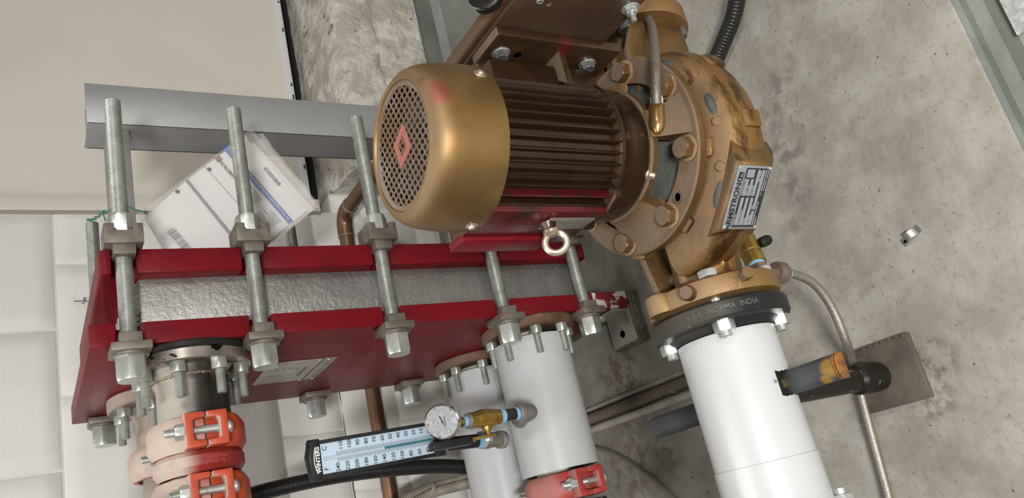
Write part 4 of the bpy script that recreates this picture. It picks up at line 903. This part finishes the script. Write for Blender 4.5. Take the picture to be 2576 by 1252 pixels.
# --- pipe support
ps = thing('pipe_support', (0.087, 0.80, 0.0), 'black pipe leg on a square plate with a slate grey cross bar', 'pipe support')
part('base_plate', MB().box((0.036, 0.727, 0.0005), (0.139, 0.838, 0.011), 0.0015), 'baseplate', ps)
mb = MB()
for i in range(8): mb.lathe([(0.0012, 0.0002), (0.0, 0.0002)], (0.1365, 0.738+i*0.0125, 0.011), Z_, 8)
part('edge_hole', mb, 'rubber', ps).__setitem__('kind', 'stuff')
part('leg', MB().cyl((0.088, 0.798, 0.05), (0.088, 0.798, 0.287), 0.0185, 28), 'blackleg', ps)
part('leg_coupling', MB().lathe([(0.0185, 0), (0.0225, 0.002), (0.0235, 0.010), (0.0235, 0.030), (0.0225, 0.035), (0.0235, 0.040), (0.0235, 0.060), (0.0185, 0.066)], (0.088, 0.798, 0.011), Z_, 32), 'blackleg', ps)
arch = [(-0.0165, 0.0), (-0.0165, 0.012), (-0.011, 0.017), (0, 0.019), (0.011, 0.017), (0.0165, 0.012), (0.0165, 0.0)]
br = part('cross_bar', MB().prism(arch, (0.0935, 0.655, 0.288), X_, Z_, Y_, 0.372, 0.001), 'slate', ps)
part('rusty_end', MB().prism([(a*1.03, b*1.05-0.0005) for a, b in arch], (0.0935, 0.6525, 0.288), X_, Z_, Y_, 0.0020, 0.0005), 'rust', br)
part('rusty_end', MB().prism([(a*1.03, b*1.05-0.0005) for a, b in arch], (0.0935, 0.6490, 0.287), X_, Z_, Y_, 0.0018, 0.0005), 'rust', br)
part('bar_bolt', MB().hexa((0.0935, 0.742, 0.305), (0.0935, 0.739, 0.314), 0.0155), 'brass', br, ang=30)

# ================================================================== GAUGE, VALVE, THERMOMETER
GX, GY = 0.186, 1.262
ga = thing('pressure_gauge', (0.19, GY, 0.50), 'round chrome rimmed pressure gauge with a white dial', 'gauge')
gc = Vector((0.190, GY-0.008, 0.5625)); GS = 0.86; gn = Vector((-0.12, -0.80, 0.55)).normalized()
gu = (X_-gn*X_.dot(gn)).normalized(); gv2 = gn.cross(gu)
if gv2.z < 0: gv2 = -gv2
GRr = 0.0335
def SC(p): return [(r*GS, h*GS) for r, h in p]
part('case', MB().lathe(SC([(0.0, -0.026), (0.029, -0.026), (0.0325, -0.022), (0.0335, 0.0), (0.0, 0.0)]), gc, gn, 48), 'blackplastic', ga)
part('bezel', MB().lathe(SC([(0.0335, -0.012), (0.0362, -0.011), (0.0368, 0.0), (0.0362, 0.0045), (0.0340, 0.0065), (0.0318, 0.0055), (0.0310, 0.0015)]), gc, gn, 64, caps=False), 'chrome', ga)
dl = part('dial', MB().lathe(SC([(0.0315, 0.0014), (0.0, 0.0014)]), gc, gn, 48), 'dial', ga)
def gpt(a, b, e): return gc+gu*(a*GS)+gv2*(b*GS)+gn*e*GS
mb = MB()
for i in range(41):
    a = math.radians(225-270*i/40); r0 = 0.0225 if i % 10 == 0 else (0.0238 if i % 5 == 0 else 0.0248); r1 = 0.0262; w = 0.00035 if i % 10 == 0 else 0.0002
    d = (math.cos(a), math.sin(a)); n = (-d[1]*w, d[0]*w)
    mb.add([gpt(d[0]*r0-n[0], d[1]*r0-n[1], .0017), gpt(d[0]*r1-n[0], d[1]*r1-n[1], .0017), gpt(d[0]*r1+n[0], d[1]*r1+n[1], .0017), gpt(d[0]*r0+n[0], d[1]*r0+n[1], .0017)], [[0, 1, 2, 3]])
part('dial_tick', mb, 'inkgrey', dl, ang=180).__setitem__('kind', 'stuff')
for i, t_ in enumerate(('0', '50', '100', '150', '200')):
    a = math.radians(225-270*i/4); part('dial_numeral', textmesh(t_, 0.0050*GS, gpt(math.cos(a)*0.0288, math.sin(a)*0.0288, .0018), gu*math.sin(a)-gv2*math.cos(a), gu*math.cos(a)+gv2*math.sin(a), bold=0.01), 'ink', dl, ang=180)
for i, t_ in enumerate(('200', '400', '600', '800', '1000', '1200')):
    a = math.radians(200-220*i/5); part('dial_numeral', textmesh(t_, 0.0030*GS, gpt(math.cos(a)*0.0170, math.sin(a)*0.0170, .0018), gu*math.sin(a)-gv2*math.cos(a), gu*math.cos(a)+gv2*math.sin(a)), 'inkgrey', dl, ang=180)
part('dial_lettering', textmesh('WINTERS', 0.0044*GS, gpt(0.001, -0.0052, .0018), gu, gv2, bold=0.02), 'ink', dl, ang=180)
part('dial_lettering', textmesh('kPa', 0.0036*GS, gpt(0, 0.0090, .0018), gu, gv2), 'inkgrey', dl, ang=180)
part('dial_lettering', textmesh('psi', 0.0040*GS, gpt(0, -0.0120, .0018), gu, gv2), 'inkgrey', dl, ang=180)
na = math.radians(196)
nd_ = (math.cos(na), math.sin(na))
part('needle', MB().add([gpt(nd_[0]*0.024, nd_[1]*0.024, .003), gpt(nd_[1]*0.0009, -nd_[0]*0.0009, .003), gpt(-nd_[0]*0.013+nd_[1]*0.0016, -nd_[1]*0.013-nd_[0]*0.0016, .003), gpt(-nd_[0]*0.014, -nd_[1]*0.014, .003), gpt(-nd_[0]*0.013-nd_[1]*0.0016, -nd_[1]*0.013+nd_[0]*0.0016, .003), gpt(-nd_[1]*0.0009, nd_[0]*0.0009, .003)], [[0, 1, 2, 3, 4, 5]]).lathe(SC([(0.0022, 0.002), (0.002, 0.0042), (0, 0.0046)]), gc, gn, 14), 'ink', dl)
glass = mat('gauge_glass', (1, 1, 1), 0.03, trans=1.0, ior=1.3)
MT['glass'] = glass
part('stem', MB().hexa((GX, GY, 0.530), (GX, GY, 0.519), 0.015).cyl((GX, GY, 0.522), (GX, GY, 0.508), 0.0085, 18), 'brass', ga, ang=30)
part('thread_tape', MB().cyl((GX, GY, 0.519), (GX, GY, 0.512), 0.0098, 20), 'tape', ga)
# ball valve
bv = thing('ball_valve', (GX, GY, 0.44), 'small brass ball valve between the gauge and black nipple', 'valve')
part('body', MB().lathe([(0.009, 0), (0.0135, 0.0), (0.0140, 0.003), (0.0140, 0.010), (0.0150, 0.012), (0.0165, 0.020), (0.0170, 0.030), (0.0165, 0.040), (0.0150, 0.047), (0.0145, 0.050), (0.0145, 0.062), (0.0120, 0.066), (0.009, 0.066)], (GX, GY, 0.444), Z_, 10), 'brass', bv, ang=20)
part('end_collar', MB().cyl((GX, GY, 0.503), (GX, GY, 0.512), 0.0138, 28, 0.001), 'malleable', bv)
part('stem', MB().lathe([(0.012, 0), (0.010, 0.012), (0.0085, 0.016), (0.0085, 0.022), (0.005, 0.022), (0.005, 0.032)], (GX, GY+0.002, 0.474), Vector((-1, -0.05, 0)), 18), 'brass', bv)
hb = part('handle', MB().box((GX-0.034, GY-0.008, 0.462), (GX-0.030, GY+0.009, 0.512), 0.0008).box((GX-0.038, GY-0.010, 0.505), (GX-0.031, GY+0.010, 0.585), 0.002), 'brass', bv)
part('handle_sleeve', MB().box((GX-0.041, GY-0.0115, 0.512), (GX-0.028, GY+0.0115, 0.590), 0.003), 'blackplastic', bv)
part('handle_nut', MB().hexa((GX-0.032, GY+0.002, 0.474), (GX-0.040, GY+0.002, 0.474), 0.012), 'nut', bv, ang=30)
# nipple and elbow
el = thing('pipe_elbow', (GX, GY, 0.385), 'grey iron elbow and black nipple coming off the white pipe', 'pipe fitting')
part('nipple', MB().cyl((GX, GY, 0.404), (GX, GY, 0.446), 0.0112, 24), 'blackpipe', el)
for (z0, z1, r) in ((0.433, 0.444, 0.0122), (0.404, 0.412, 0.0122)):
    part('thread_tape', MB().thread((GX, GY, z0), (GX, GY, z1), r, 0.0022, 20), 'tape', el)
part('collar', MB().cyl((GX, GY, 0.393), (GX, GY, 0.405), 0.0172, 28, 0.002), 'malleable', el)
pts = [Vector((GX, GY, 0.396))]+[Vector((GX, GY+0.016*(1-math.cos(t)), 0.388-0.016*math.sin(t))) for t in [PI/2*i/8 for i in range(9)]]+[Vector((GX, GY+0.055, 0.372)), Vector((GX, GY+0.095, 0.345))]
part('bend', MB().tube(pts, 0.0150, 20, rf=lambda i: 0.0155), 'malleable', el)
# thermometer
th = thing('thermometer', (0.17, 1.30, 0.53), 'long black cased thermometer with a pale blue scale', 'thermometer')
T0, T1 = px(1108, 1100, Y=1.300), px(778, 1160, Y=1.290)
tv = (T1-T0).normalized(); tn2 = Vector((-0.14, -0.86, 0.42)); tn2 = (tn2-tv*tn2.dot(tv)).normalized(); tu2 = tv.cross(tn2)
if tu2.x < 0: tu2 = -tu2
TL = (T1-T0).length; TW = 0.060
def thp(a, b, e): return T0+tu2*a+tv*b+tn2*e
cs = part('case', MB().obox(thp(0, TL/2, -0.004), tu2, tv, tn2, TW, TL, 0.014, 0.002), 'blackplastic', th)
part('scale_plate', MB().obox(thp(0, TL/2-0.001, 0.0034), tu2, tv, tn2, TW-0.011, TL-0.036, 0.0012, 0.0002), 'scale', cs)
part('side_rail', MB().obox(thp(-TW/2+0.003, TL/2, 0.004), tu2, tv, tn2, 0.006, TL, 0.006, 0.001), 'blackplastic', cs)
part('side_rail', MB().obox(thp(TW/2-0.003, TL/2, 0.004), tu2, tv, tn2, 0.006, TL, 0.006, 0.001), 'blackplastic', cs)
ec = part('end_cap', MB().prism([(-TW/2-0.003, 0), (TW/2+0.003, 0), (TW/2+0.003, 0.014), (0.006, 0.021), (-TW/2-0.003, 0.016)], thp(0, TL-0.017, -0.0125), tu2, tv, tn2, 0.022, 0.0015), 'blackplastic', th)
part('lower_block', MB().obox(thp(0, 0.008, 0.001), tu2, tv, tn2, TW+0.002, 0.020, 0.018, 0.002), 'blackplastic', th)
part('brand_lettering', textmesh('WINTERS', 0.0098, thp(0, TL-0.0115, 0.0098), tu2, tv, bold=0.03), 'whiteink', ec, ang=180)
mb = MB()
for i in range(12):
    a0 = -0.021+0.042*i/12; a1 = -0.021+0.042*(i+1)/12; f = lambda a: TL-0.0055-0.004*(a/0.021)**2
    mb.add([thp(a0, f(a0), 0.0098), thp(a1, f(a1), 0.0098), thp(a1, f(a1)+0.0014, 0.0098), thp(a0, f(a0)+0.0014, 0.0098)], [[0, 1, 2, 3]])
part('brand_arc', mb, 'whiteink', ec, ang=180)
B0, B1 = 0.023, TL-0.045                      # foot and head of the scales
part('glass_tube', MB().cyl(thp(0, 0.018, 0.006), thp(0, TL-0.022, 0.006), 0.0022, 12), 'tubeglass', th)
part('fluid_column', MB().cyl(thp(0, 0.016, 0.0066), thp(0, B0+(B1-B0)*0.515, 0.0066), 0.0021, 12), 'tealfluid', th)
def bar(mb, a0, a1, b, w): mb.add([thp(a0, b-w, .0043), thp(a1, b-w, .0043), thp(a1, b+w, .0043), thp(a0, b+w, .0043)], [[0, 1, 2, 3]])
mb = MB()
for i in range(0, 117):
    b = B0+(B1-B0)*i/116; l = 0.0085 if i % 10 == 0 else (0.0072 if i % 5 == 0 else 0.0052)
    bar(mb, 0.0026, 0.0026+l, b, 0.00022)
for i in range(0, 106):
    b = B0+(B1-B0)*(30+i*2-32)/1.8/116; l = 0.0085 if i % 10 == 5 else (0.0072 if i % 5 == 0 else 0.0052)
    if b > B0-0.004 and b < B1+0.002: bar(mb, -0.0026-l, -0.0026, b, 0.00022)
part('scale_tick', mb, 'ink', th, ang=180).__setitem__('kind', 'stuff')
for c_ in range(0, 111, 10):
    part('scale_numeral', textmesh(str(c_), 0.0095, thp(0.0170, B0+(B1-B0)*c_/116, 0.0043), tu2, tv, bold=0.012), 'ink', th, ang=180)
for f_ in range(40, 241, 20):
    part('scale_numeral', textmesh(str(f_), 0.0095, thp(-0.0168, B0+(B1-B0)*(f_-32)/1.8/116, 0.0043), tu2, tv, bold=0.012), 'ink', th, ang=180)
part('scale_letter', textmesh('C', 0.0105, thp(0.0160, TL-0.026, 0.0043), tu2, tv, bold=0.01), 'ink', th, ang=180)
part('scale_letter', textmesh('F', 0.0105, thp(-0.0165, TL-0.026, 0.0043), tu2, tv, bold=0.01), 'ink', th, ang=180)
# stem of the thermometer with its own elbow
TS = Vector((0.150, 1.318, 0.0))
part('stem', MB().cyl((0.158, 1.312, 0.530), (0.156, 1.316, 0.470), 0.0125, 20, 0.001), 'blackplastic', th)
wl = part('well', MB().lathe([(0.012, 0), (0.0165, 0.002), (0.0165, 0.020), (0.014, 0.024), (0.014, 0.06), (0.017, 0.064), (0.017, 0.075), (0.0, 0.075)], (0.156, 1.316, 0.462), Vector((-0.02, 0.55, -1)), 24), 'malleable', th)
part('thread_tape', MB().cyl((0.156, 1.316, 0.466), (0.156, 1.318, 0.460), 0.0135, 20), 'tape', wl)

# ================================================================== HOSES, CONDUITS, COPPER
def corr(path, r, pitch, depth, seg=16):
    pts = resample(catmull(path, 14), pitch/4)
    pat = [0, 0.75, 1.0, 0.75]
    return MB().tube(pts, r, seg, rf=lambda i: r-depth+depth*pat[i % 4])
tag(part('black_conduit', corr([px(430, 1330, Y=1.82), px(600, 1256, Y=1.82), px(720, 1222, Y=1.82), px(850, 1196, Y=1.83), px(1000, 1178, Y=1.84), px(1130, 1172, Y=1.85), px(1260, 1182, Y=1.86)], 0.0178, 0.0056, 0.0014), 'corr', ang=80), 'glossy black corrugated conduit sweeping below the thermometer', 'conduit')
g1 = corr([px(985, 1275, Y=1.95), px(1060, 1235, Y=1.93), px(1130, 1213, Y=1.90), px(1210, 1190, Y=1.86), px(1300, 1160, Y=1.84)], 0.0125, 0.006, 0.0012)
tag(part('grey_conduit', g1, 'corrgrey', ang=80), 'upper of two dirty grey flexible conduits near the wall foot', 'conduit', 'grey flexible conduits')
g2 = corr([px(1010, 1290, Y=1.93), px(1080, 1243, Y=1.91), px(1150, 1222, Y=1.88), px(1220, 1206, Y=1.84), px(1300, 1185, Y=1.82)], 0.0135, 0.006, 0.0012)
tag(part('grey_conduit', g2, 'corrgrey', ang=80), 'lower of two dirty grey flexible conduits, with a cable tie', 'conduit', 'grey flexible conduits')
zt = px(1082, 1236, Y=1.915)
tag(part('cable_tie', MB().ring(zt-Vector((0.010, 0, 0))*0+Vector((0.0, 0.0, -0.003)), zt+Vector((0.004, 0, 0.003)), 0.021, 0.0185, 24), 'greytube'), 'pale cable tie round the two grey conduits', 'cable tie')
fc = [Vector((0.190, y, 0.021+0.002*math.sin(y*9))) for y in (1.85, 1.72, 1.60, 1.50, 1.40, 1.30, 1.20, 1.10, 1.03)]
tag(part('floor_conduit', corr(fc, 0.0150, 0.0072, 0.0018), 'corrdusty', ang=80), 'dusty black ribbed conduit lying across the pad', 'conduit')
tag(part('floor_tube', MB().tube(catmull([(0.164, 1.86, 0.0105), (0.167, 1.60, 0.0105), (0.166, 1.35, 0.0105), (0.165, 1.1, 0.0105), (0.165, 1.03, 0.0105)], 10), 0.0095, 16), 'greytube'), 'smooth grey tube beside the ribbed floor conduit', 'tube')
tag(part('floor_tube', MB().tube(catmull([(0.2125, 1.86, 0.0080), (0.214, 1.60, 0.0080), (0.213, 1.30, 0.0080), (0.212, 1.03, 0.0080)], 10), 0.0060, 14), 'greytube'), 'thin pale tube on the pump side of the ribbed floor conduit', 'tube')
tc_ = [px(1800, 166, Y=0.905), px(1806, 140, Y=0.89), px(1822, 100, Y=0.872), px(1838, 60, Y=0.85), px(1848, 20, Y=0.825), px(1856, -40, Y=0.79), px(1862, -110, Y=0.75)]
tc_ = [Vector((0.60, 1.02, 0.017)), Vector((0.68, 0.955, 0.017))]+[px(1800, 155, Z=0.020), px(1822, 100, Z=0.022), px(1842, 50, Z=0.024), px(1853, 5, Z=0.026), px(1862, -60, Z=0.03), px(1866, -130, Z=0.03)]
tag(part('ribbed_conduit', corr(tc_, 0.0165, 0.0062, 0.0016), 'corr', ang=80), 'black ribbed conduit running up past the gold volute', 'conduit')
# braided hoses
h1 = [px(1975, 688, Y=0.795), px(2005, 692, Y=0.795), px(2050, 716, Y=0.795), px(2092, 772, Y=0.80), px(2125, 850, Y=0.81), px(2148, 920, Y=0.835), px(2168, 1000, Z=0.012), px(2200, 1120, Z=0.0075), px(2226, 1215, Z=0.0075), px(2250, 1310, Z=0.0075)]
bh = thing('braided_hose', (0.12, 0.82, 0.0), 'braided steel hose from the pump drain curving past the square plate', 'hose', 'braided hoses')
part('hose', MB().tube(catmull(h1, 10), 0.0072, 16), 'braid', bh)
d1 = (h1[1]-h1[0]).normalized(); q = h1[0]
part('ferrule', MB().cyl(q-d1*0.004, q+d1*0.010, 0.0086, 18, 0.001), 'nut', bh)
part('swivel_nut', MB().lathe([(0.009, -0.022), (0.0165, -0.021), (0.0175, -0.017), (0.0175, -0.004), (0.0155, 0.0), (0.010, 0.003)], q-d1*0.002, d1, 26), 'brownfit', bh)
h2 = [px(1440, 1118, Z=0.0075), px(1500, 1126, Z=0.0075), px(1560, 1148, Z=0.0075), px(1620, 1186, Z=0.0075), px(1680, 1238, Z=0.0075), px(1740, 1300, Z=0.0075)]
tag(part('braided_hose', MB().tube(catmull(h2, 12), 0.0066, 16), 'braid'), 'braided steel hose end lying between the two larger white pipes', 'hose', 'braided hoses')
# drain valve under the discharge neck
dv = thing('drain_valve', (0.30, 0.80, 0.18), 'brass drain valve with blue tape under the pump neck', 'valve')
D0, D1 = px(1868, 590, Y=0.815), px(1903, 665, Y=0.80)
dd = (D1-D0).normalized(); DL = (D1-D0).length
part('body', MB().lathe([(0.011, 0), (0.0165, 0.002), (0.0172, DL*0.3), (0.0172, DL*0.62), (0.0160, DL*0.64), (0.0168, DL*0.70), (0.0168, DL-0.001), (0.013, DL)], D0, dd, 12), 'brass', dv, ang=22)
part('thread_tape', MB().cyl(D1, D1+dd*0.006, 0.0138, 22), 'tape', dv)
part('tee_fitting', MB().lathe([(0.0155, 0.0), (0.0155, 0.012), (0.012, 0.014), (0.012, 0.032)], D1+dd*0.005, dd, 8).cyl(D1+dd*0.018, q-d1*0.012, 0.0095, 18), 'brownfit', dv, ang=30)
k0 = px(1896, 618, Y=0.80)
part('lever_knob', MB().lathe([(0.0075, 0), (0.0085, 0.004), (0.0085, 0.014), (0.006, 0.019), (0, 0.0205)], k0+Vector((0, -0.010, -0.004)), Vector((0.2, -0.45, -0.85)), 18), 'rubber', dv)
b0 = px(1955, 742, Y=0.80)
part('wing_bolt', MB().box((b0.x-0.006, 0.79, b0.z-0.016), (b0.x+0.005, 0.80, b0.z+0.004), 0.002), 'darkbolt', dv)
# copper pipe
CR = 0.0215
cz = 0.338
cp = [Vector((-0.6, 2.098, cz)), Vector((0.915, 2.098, cz))]
el_ = [Vector((0.930+0.046*math.sin(t), 2.098-0.046*(1-math.cos(t)), cz)) for t in [PI/2*i/10 for i in range(11)]]
cu = thing('copper_pipe', (0.5, 2.098, cz-CR), 'tarnished copper pipe running along the wall and bending out below the door sill', 'pipe')
part('wall_run', MB().tube([Vector((-0.6, 2.098, cz)), Vector((0.932, 2.098, cz))], CR, 28), 'copper', cu)
part('elbow', MB().tube([Vector((0.905, 2.098, cz))]+el_+[Vector((0.976, 2.030, cz))], CR+0.0022, 28), 'copper', cu)
part('floor_run', MB().tube([Vector((0.976, 2.045, cz)), Vector((0.976, 1.02, cz))], CR, 28), 'copper', cu)
part('solder_ring', MB().ring((0.904, 2.098, cz), (0.908, 2.098, cz), CR+0.0034, CR, 32, 0.001), 'solder', cu)
part('solder_ring', MB().ring((0.976, 2.031, cz), (0.976, 2.027, cz), CR+0.0034, CR, 32, 0.001), 'solder', cu)
part('shoe', MB().cyl((0.976, 1.05, 0.0), (0.976, 1.05, cz), 0.012, 14), 'galv', cu)
bc = px(1232, -14, Y=1.06)
bk = thing('rubber_cap', (bc.x, bc.y, bc.z-0.03), 'black rubber cap with a chrome clip over the copper pipe end', 'pipe cap')
part('cap', MB().lathe([(0.0, 0), (0.026, 0.0), (0.033, 0.006), (0.034, 0.03), (0.030, 0.034)], bc+Vector((0, 0.02, -0.012)), Vector((0.1, -0.6, 0.8)), 36), 'rubber', bk)
part('clip_band', MB().lathe([(0.0345, 0.022), (0.0352, 0.023), (0.0352, 0.030), (0.0345, 0.031)], bc+Vector((0, 0.02, -0.012)), Vector((0.1, -0.6, 0.8)), 36, caps=False), 'chrome', bk)

# ================================================================== PAPERS IN A BAG
BY = 1.455
def bp(x, y, e=0.0): p = px(x, y, Y=BY); return p+Vector((0, -e, 0))
bag = thing('document_bag', (0.74, BY, 0.65), 'clear plastic bag of printed papers tied to the rail', 'document bag')
sh1 = [(467, 455), (617, 342), (776, 528), (605, 660)]
sh2 = [(362, 548), (466, 456), (604, 640), (470, 730)]
def sheet(mb, q, e, t=0.0015):
    a = [bp(x, y, e) for x, y in q]; b_ = [p+Vector((0, t, 0)) for p in a]
    return mb.add(a+b_, [[0, 1, 2, 3], [7, 6, 5, 4]]+[[i, 4+i, 4+(i+1) % 4, (i+1) % 4] for i in range(4)])
s1 = part('cover_sheet', sheet(MB(), sh1, 0.0), 'paper', bag, ang=30)
s2 = part('manual', sheet(MB(), sh2, 0.001, 0.004), 'paper', bag, ang=30)
part('manual_edge', sheet(MB(), [(466, 455), (472, 452), (592, 598), (585, 603)], 0.0025, 0.001), 'inkgrey', bag)
part('loose_sheet', sheet(MB(), [(480, 470), (640, 352), (792, 522), (640, 640)], -0.008, 0.002), 'paper', bag)
Ho, Wd = bp(728, 556), bp(575, 381)
ru = (Wd-Ho).normalized(); rv = Y_.cross(ru)*-1
rv = ru.cross(-Y_)*-1
RL = (Wd-Ho).length
def rp(a, b, e=0.002): return Ho+ru*a+rv*b+Vector((0, -e, 0))
# decide which side the logo lies on
if (bp(590, 440)-Ho).dot(rv) < 0: rv = -rv
def rquad(a0, a1, b0, b1, e=0.002): return MB().add([rp(a0, b0, e), rp(a1, b0, e), rp(a1, b1, e), rp(a0, b1, e)], [[0, 1, 2, 3]])
part('blue_strip', rquad(-0.004, RL+0.012, -0.0060, 0.0060), 'inkblue', s1, ang=180)
part('sheet_lettering', textmesh('For Armstrong locations worldwide, please visit www.armstrong.com', 0.0078, rp(0.003, -0.0004, 0.0026), ru, rv, 'LEFT', sx=0.80), 'whiteink', s1, ang=180)
la = bp(592, 450); part('sheet_lettering', textmesh('ARMSTRONG', 0.0100, la+Vector((0, -0.0025, 0)), ru, rv, 'LEFT', bold=0.025, sx=0.86), 'ink', s1, ang=180)
lg = bp(549, 400); part('sheet_logo', MB().add([lg+ru*a+rv*b+Vector((0, -0.0025, 0)) for a, b in ((-0.006, -0.006), (0.006, -0.006), (0.006, 0.006), (-0.006, 0.006))], [[0, 1, 2, 3]]), 'inkred', s1, ang=180)
rnd = random.Random(9); mb = MB()
for blk in (0.004, 0.062):
    for i in range(9):
        for c_ in range(1):
            a0 = blk+0.004; a1 = a0+rnd.uniform(0.022, 0.044); b0 = 0.014+i*0.0042
            mb.add([rp(a0, b0), rp(a1, b0), rp(a1, b0+0.0014), rp(a0, b0+0.0014)], [[0, 1, 2, 3]])
part('small_print', mb, 'inkgrey', s1, ang=180).__setitem__('kind', 'stuff')
mb = MB(); bq = bp(703, 466); 
for i in range(18):
    a0 = i*0.0026; w = rnd.choice((0.0008, 0.0014, 0.0018)); 
    mb.add([bq+ru*a+rv*b+Vector((0, -0.0025, 0)) for a, b in ((a0, -0.004), (a0+w, -0.004), (a0+w, 0.004), (a0, 0.004))], [[0, 1, 2, 3]])
part('bar_code', mb, 'ink', s1, ang=180).__setitem__('kind', 'stuff')
mb = MB(); bq = bp(480, 622)
for i in range(22):
    a0 = i*0.0022; w = rnd.choice((0.0006, 0.0010, 0.0015))
    mb.add([bq+ru*a+rv*b+Vector((0, -0.0032, 0)) for a, b in ((a0, 0.0), (a0+w, 0.0), (a0+w, 0.016), (a0, 0.016))], [[0, 1, 2, 3]])
part('bar_code', mb, 'ink', s2, ang=180).__setitem__('kind', 'stuff')
for (x, y, sh) in ((526, 427, s1), (446, 483, s2)):
    part('punch_hole', MB().lathe([(0.0042, 0.0), (0.0, 0.0)], bp(x, y, 0.0028), -Y_, 18), 'holegrey', sh)
part('fold_line', MB().add([bp(x, y, 0.0022) for x, y in ((513, 419), (514.2, 418.2), (601.2, 515.2), (600, 516))], [[0, 1, 2, 3]]), 'inkgrey', s1, ang=180)
# the bag itself: crumpled film in front of and behind the papers
def film(corners, e, n=16, seed=1, amp=0.003):
    r_ = random.Random(seed); c = [bp(x, y, e) for x, y in corners]; vs = []; fs = []
    for j in range(n+1):
        for i in range(n+1):
            s_, t_ = i/n, j/n; p = (c[0]*(1-s_)+c[1]*s_)*(1-t_)+(c[3]*(1-s_)+c[2]*s_)*t_
            k = 0.25 if 0 < i < n and 0 < j < n else 0.6
            p = p+Vector((0, -abs(amp*(0.6*math.sin(s_*9+t_*5+seed)+r_.uniform(-1, 1)*k)), 0)); vs.append(p)
    for j in range(n):
        for i in range(n): fs.append([j*(n+1)+i, j*(n+1)+i+1, (j+1)*(n+1)+i+1, (j+1)*(n+1)+i])
    return MB().add(vs, fs)
part('bag_film', film([(340, 545), (630, 328), (800, 522), (560, 720)], 0.006, 18, 2, 0.003), 'plastic', bag, ang=80)
part('bag_film', film([(345, 548), (665, 336), (800, 500), (585, 700)], -0.016, 18, 5, 0.004), 'plastic', bag, ang=80)
part('bag_flap', film([(612, 335), (662, 330), (800, 500), (790, 528)], -0.011, 10, 8, 0.005), 'plastic', bag, ang=80)
part('eyelet', MB().ring(bp(365, 541, 0.010), bp(365, 541, 0.0115), 0.0045, 0.0025, 18), 'eye', bag)
# green wire
gw = [bp(365, 541, 0.012), px(340, 527, Y=1.48), px(318, 519, Y=1.515), px(296, 519, Y=1.519), px(276, 528, Y=1.519), px(262, 533, Y=1.56)]
gw2 = [px(262, 533, Y=1.60), px(244, 545, Y=1.70), px(232, 552, Y=1.79), px(218, 552, Y=1.80)]
wt = thing('green_wire', (0.75, 1.52, 0.96), 'thin green plastic coated wire tied round the rail and rear rod', 'wire')
part('wire_strand', MB().tube(catmull(gw+gw2, 8), 0.0016, 8), 'green', wt)
tw = catmull(gw[-1:]+gw2, 10); mb = MB()
part('wire_strand', MB().tube([p+Vector((0.0025*math.sin(i*0.9), 0, 0.0030*math.cos(i*0.9))) for i, p in enumerate(tw)], 0.0014, 8), 'green', wt)
part('wire_strand', MB().tube(catmull([px(258, 536, Y=1.58), px(262, 545, Y=1.56), px(265, 555, Y=1.545)], 6), 0.0012, 8), 'green', wt)

# ================================================================== SMALL THINGS
nl = thing('wall_wire_hook', (0.76, 2.14, 1.03), 'short bent wire sticking out of the block wall', 'hook')
w0, w1 = px(186, 757, Y=2.135), px(219, 757, Y=2.145)
part('wire', MB().tube([w0, (w0+w1)/2, w1, w1+Vector((0, 0.02, 0))], 0.0016, 8), 'zinc', nl)
part('crimp', MB().tube([px(206, 764, Y=2.135), px(209, 757, Y=2.132), px(214, 748, Y=2.135)], 0.0022, 8), 'zinc', nl)
cl = thing('metal_clip', (0.272, 0.658, 0.0), 'small bright bent metal strap clip lying on the pad', 'clip')
c0, c1 = px(2272, 612, Z=0.003), px(2312, 572, Z=0.003)
cd = (c1-c0).normalized(); cn = Vector((-cd.y, cd.x, 0)); CL = (c1-c0).length
prof = [(0, 0.0010), (0.22, 0.0012), (0.32, 0.006), (0.5, 0.010), (0.68, 0.007), (0.80, 0.0012), (1.0, 0.0010)]
mb = MB(); rings = []
for (t_, z) in prof:
    p = c0+cd*CL*t_; p.z = 0
    rings.append([p+cn*0.006+Z_*z, p-cn*0.006+Z_*z, p-cn*0.006+Z_*(z+0.0016), p+cn*0.006+Z_*(z+0.0016)])
part('strap', mb.loft(rings), 'clip', cl, ang=50)
part('screw_hole', MB().lathe([(0.0026, 0), (0, 0)], c0+cd*CL*0.11+Z_*(-c0.z+0.0029), Z_, 12), 'rubber', cl)
gs = part('galvanised_sheet', MB().box((0.485, -0.1, FZ+0.0005), (0.80, 0.428, FZ+0.008), 0.001), 'sparkle')
tag(gs, 'shiny galvanised sheet on the grey floor beyond the pad edge', 'metal sheet')
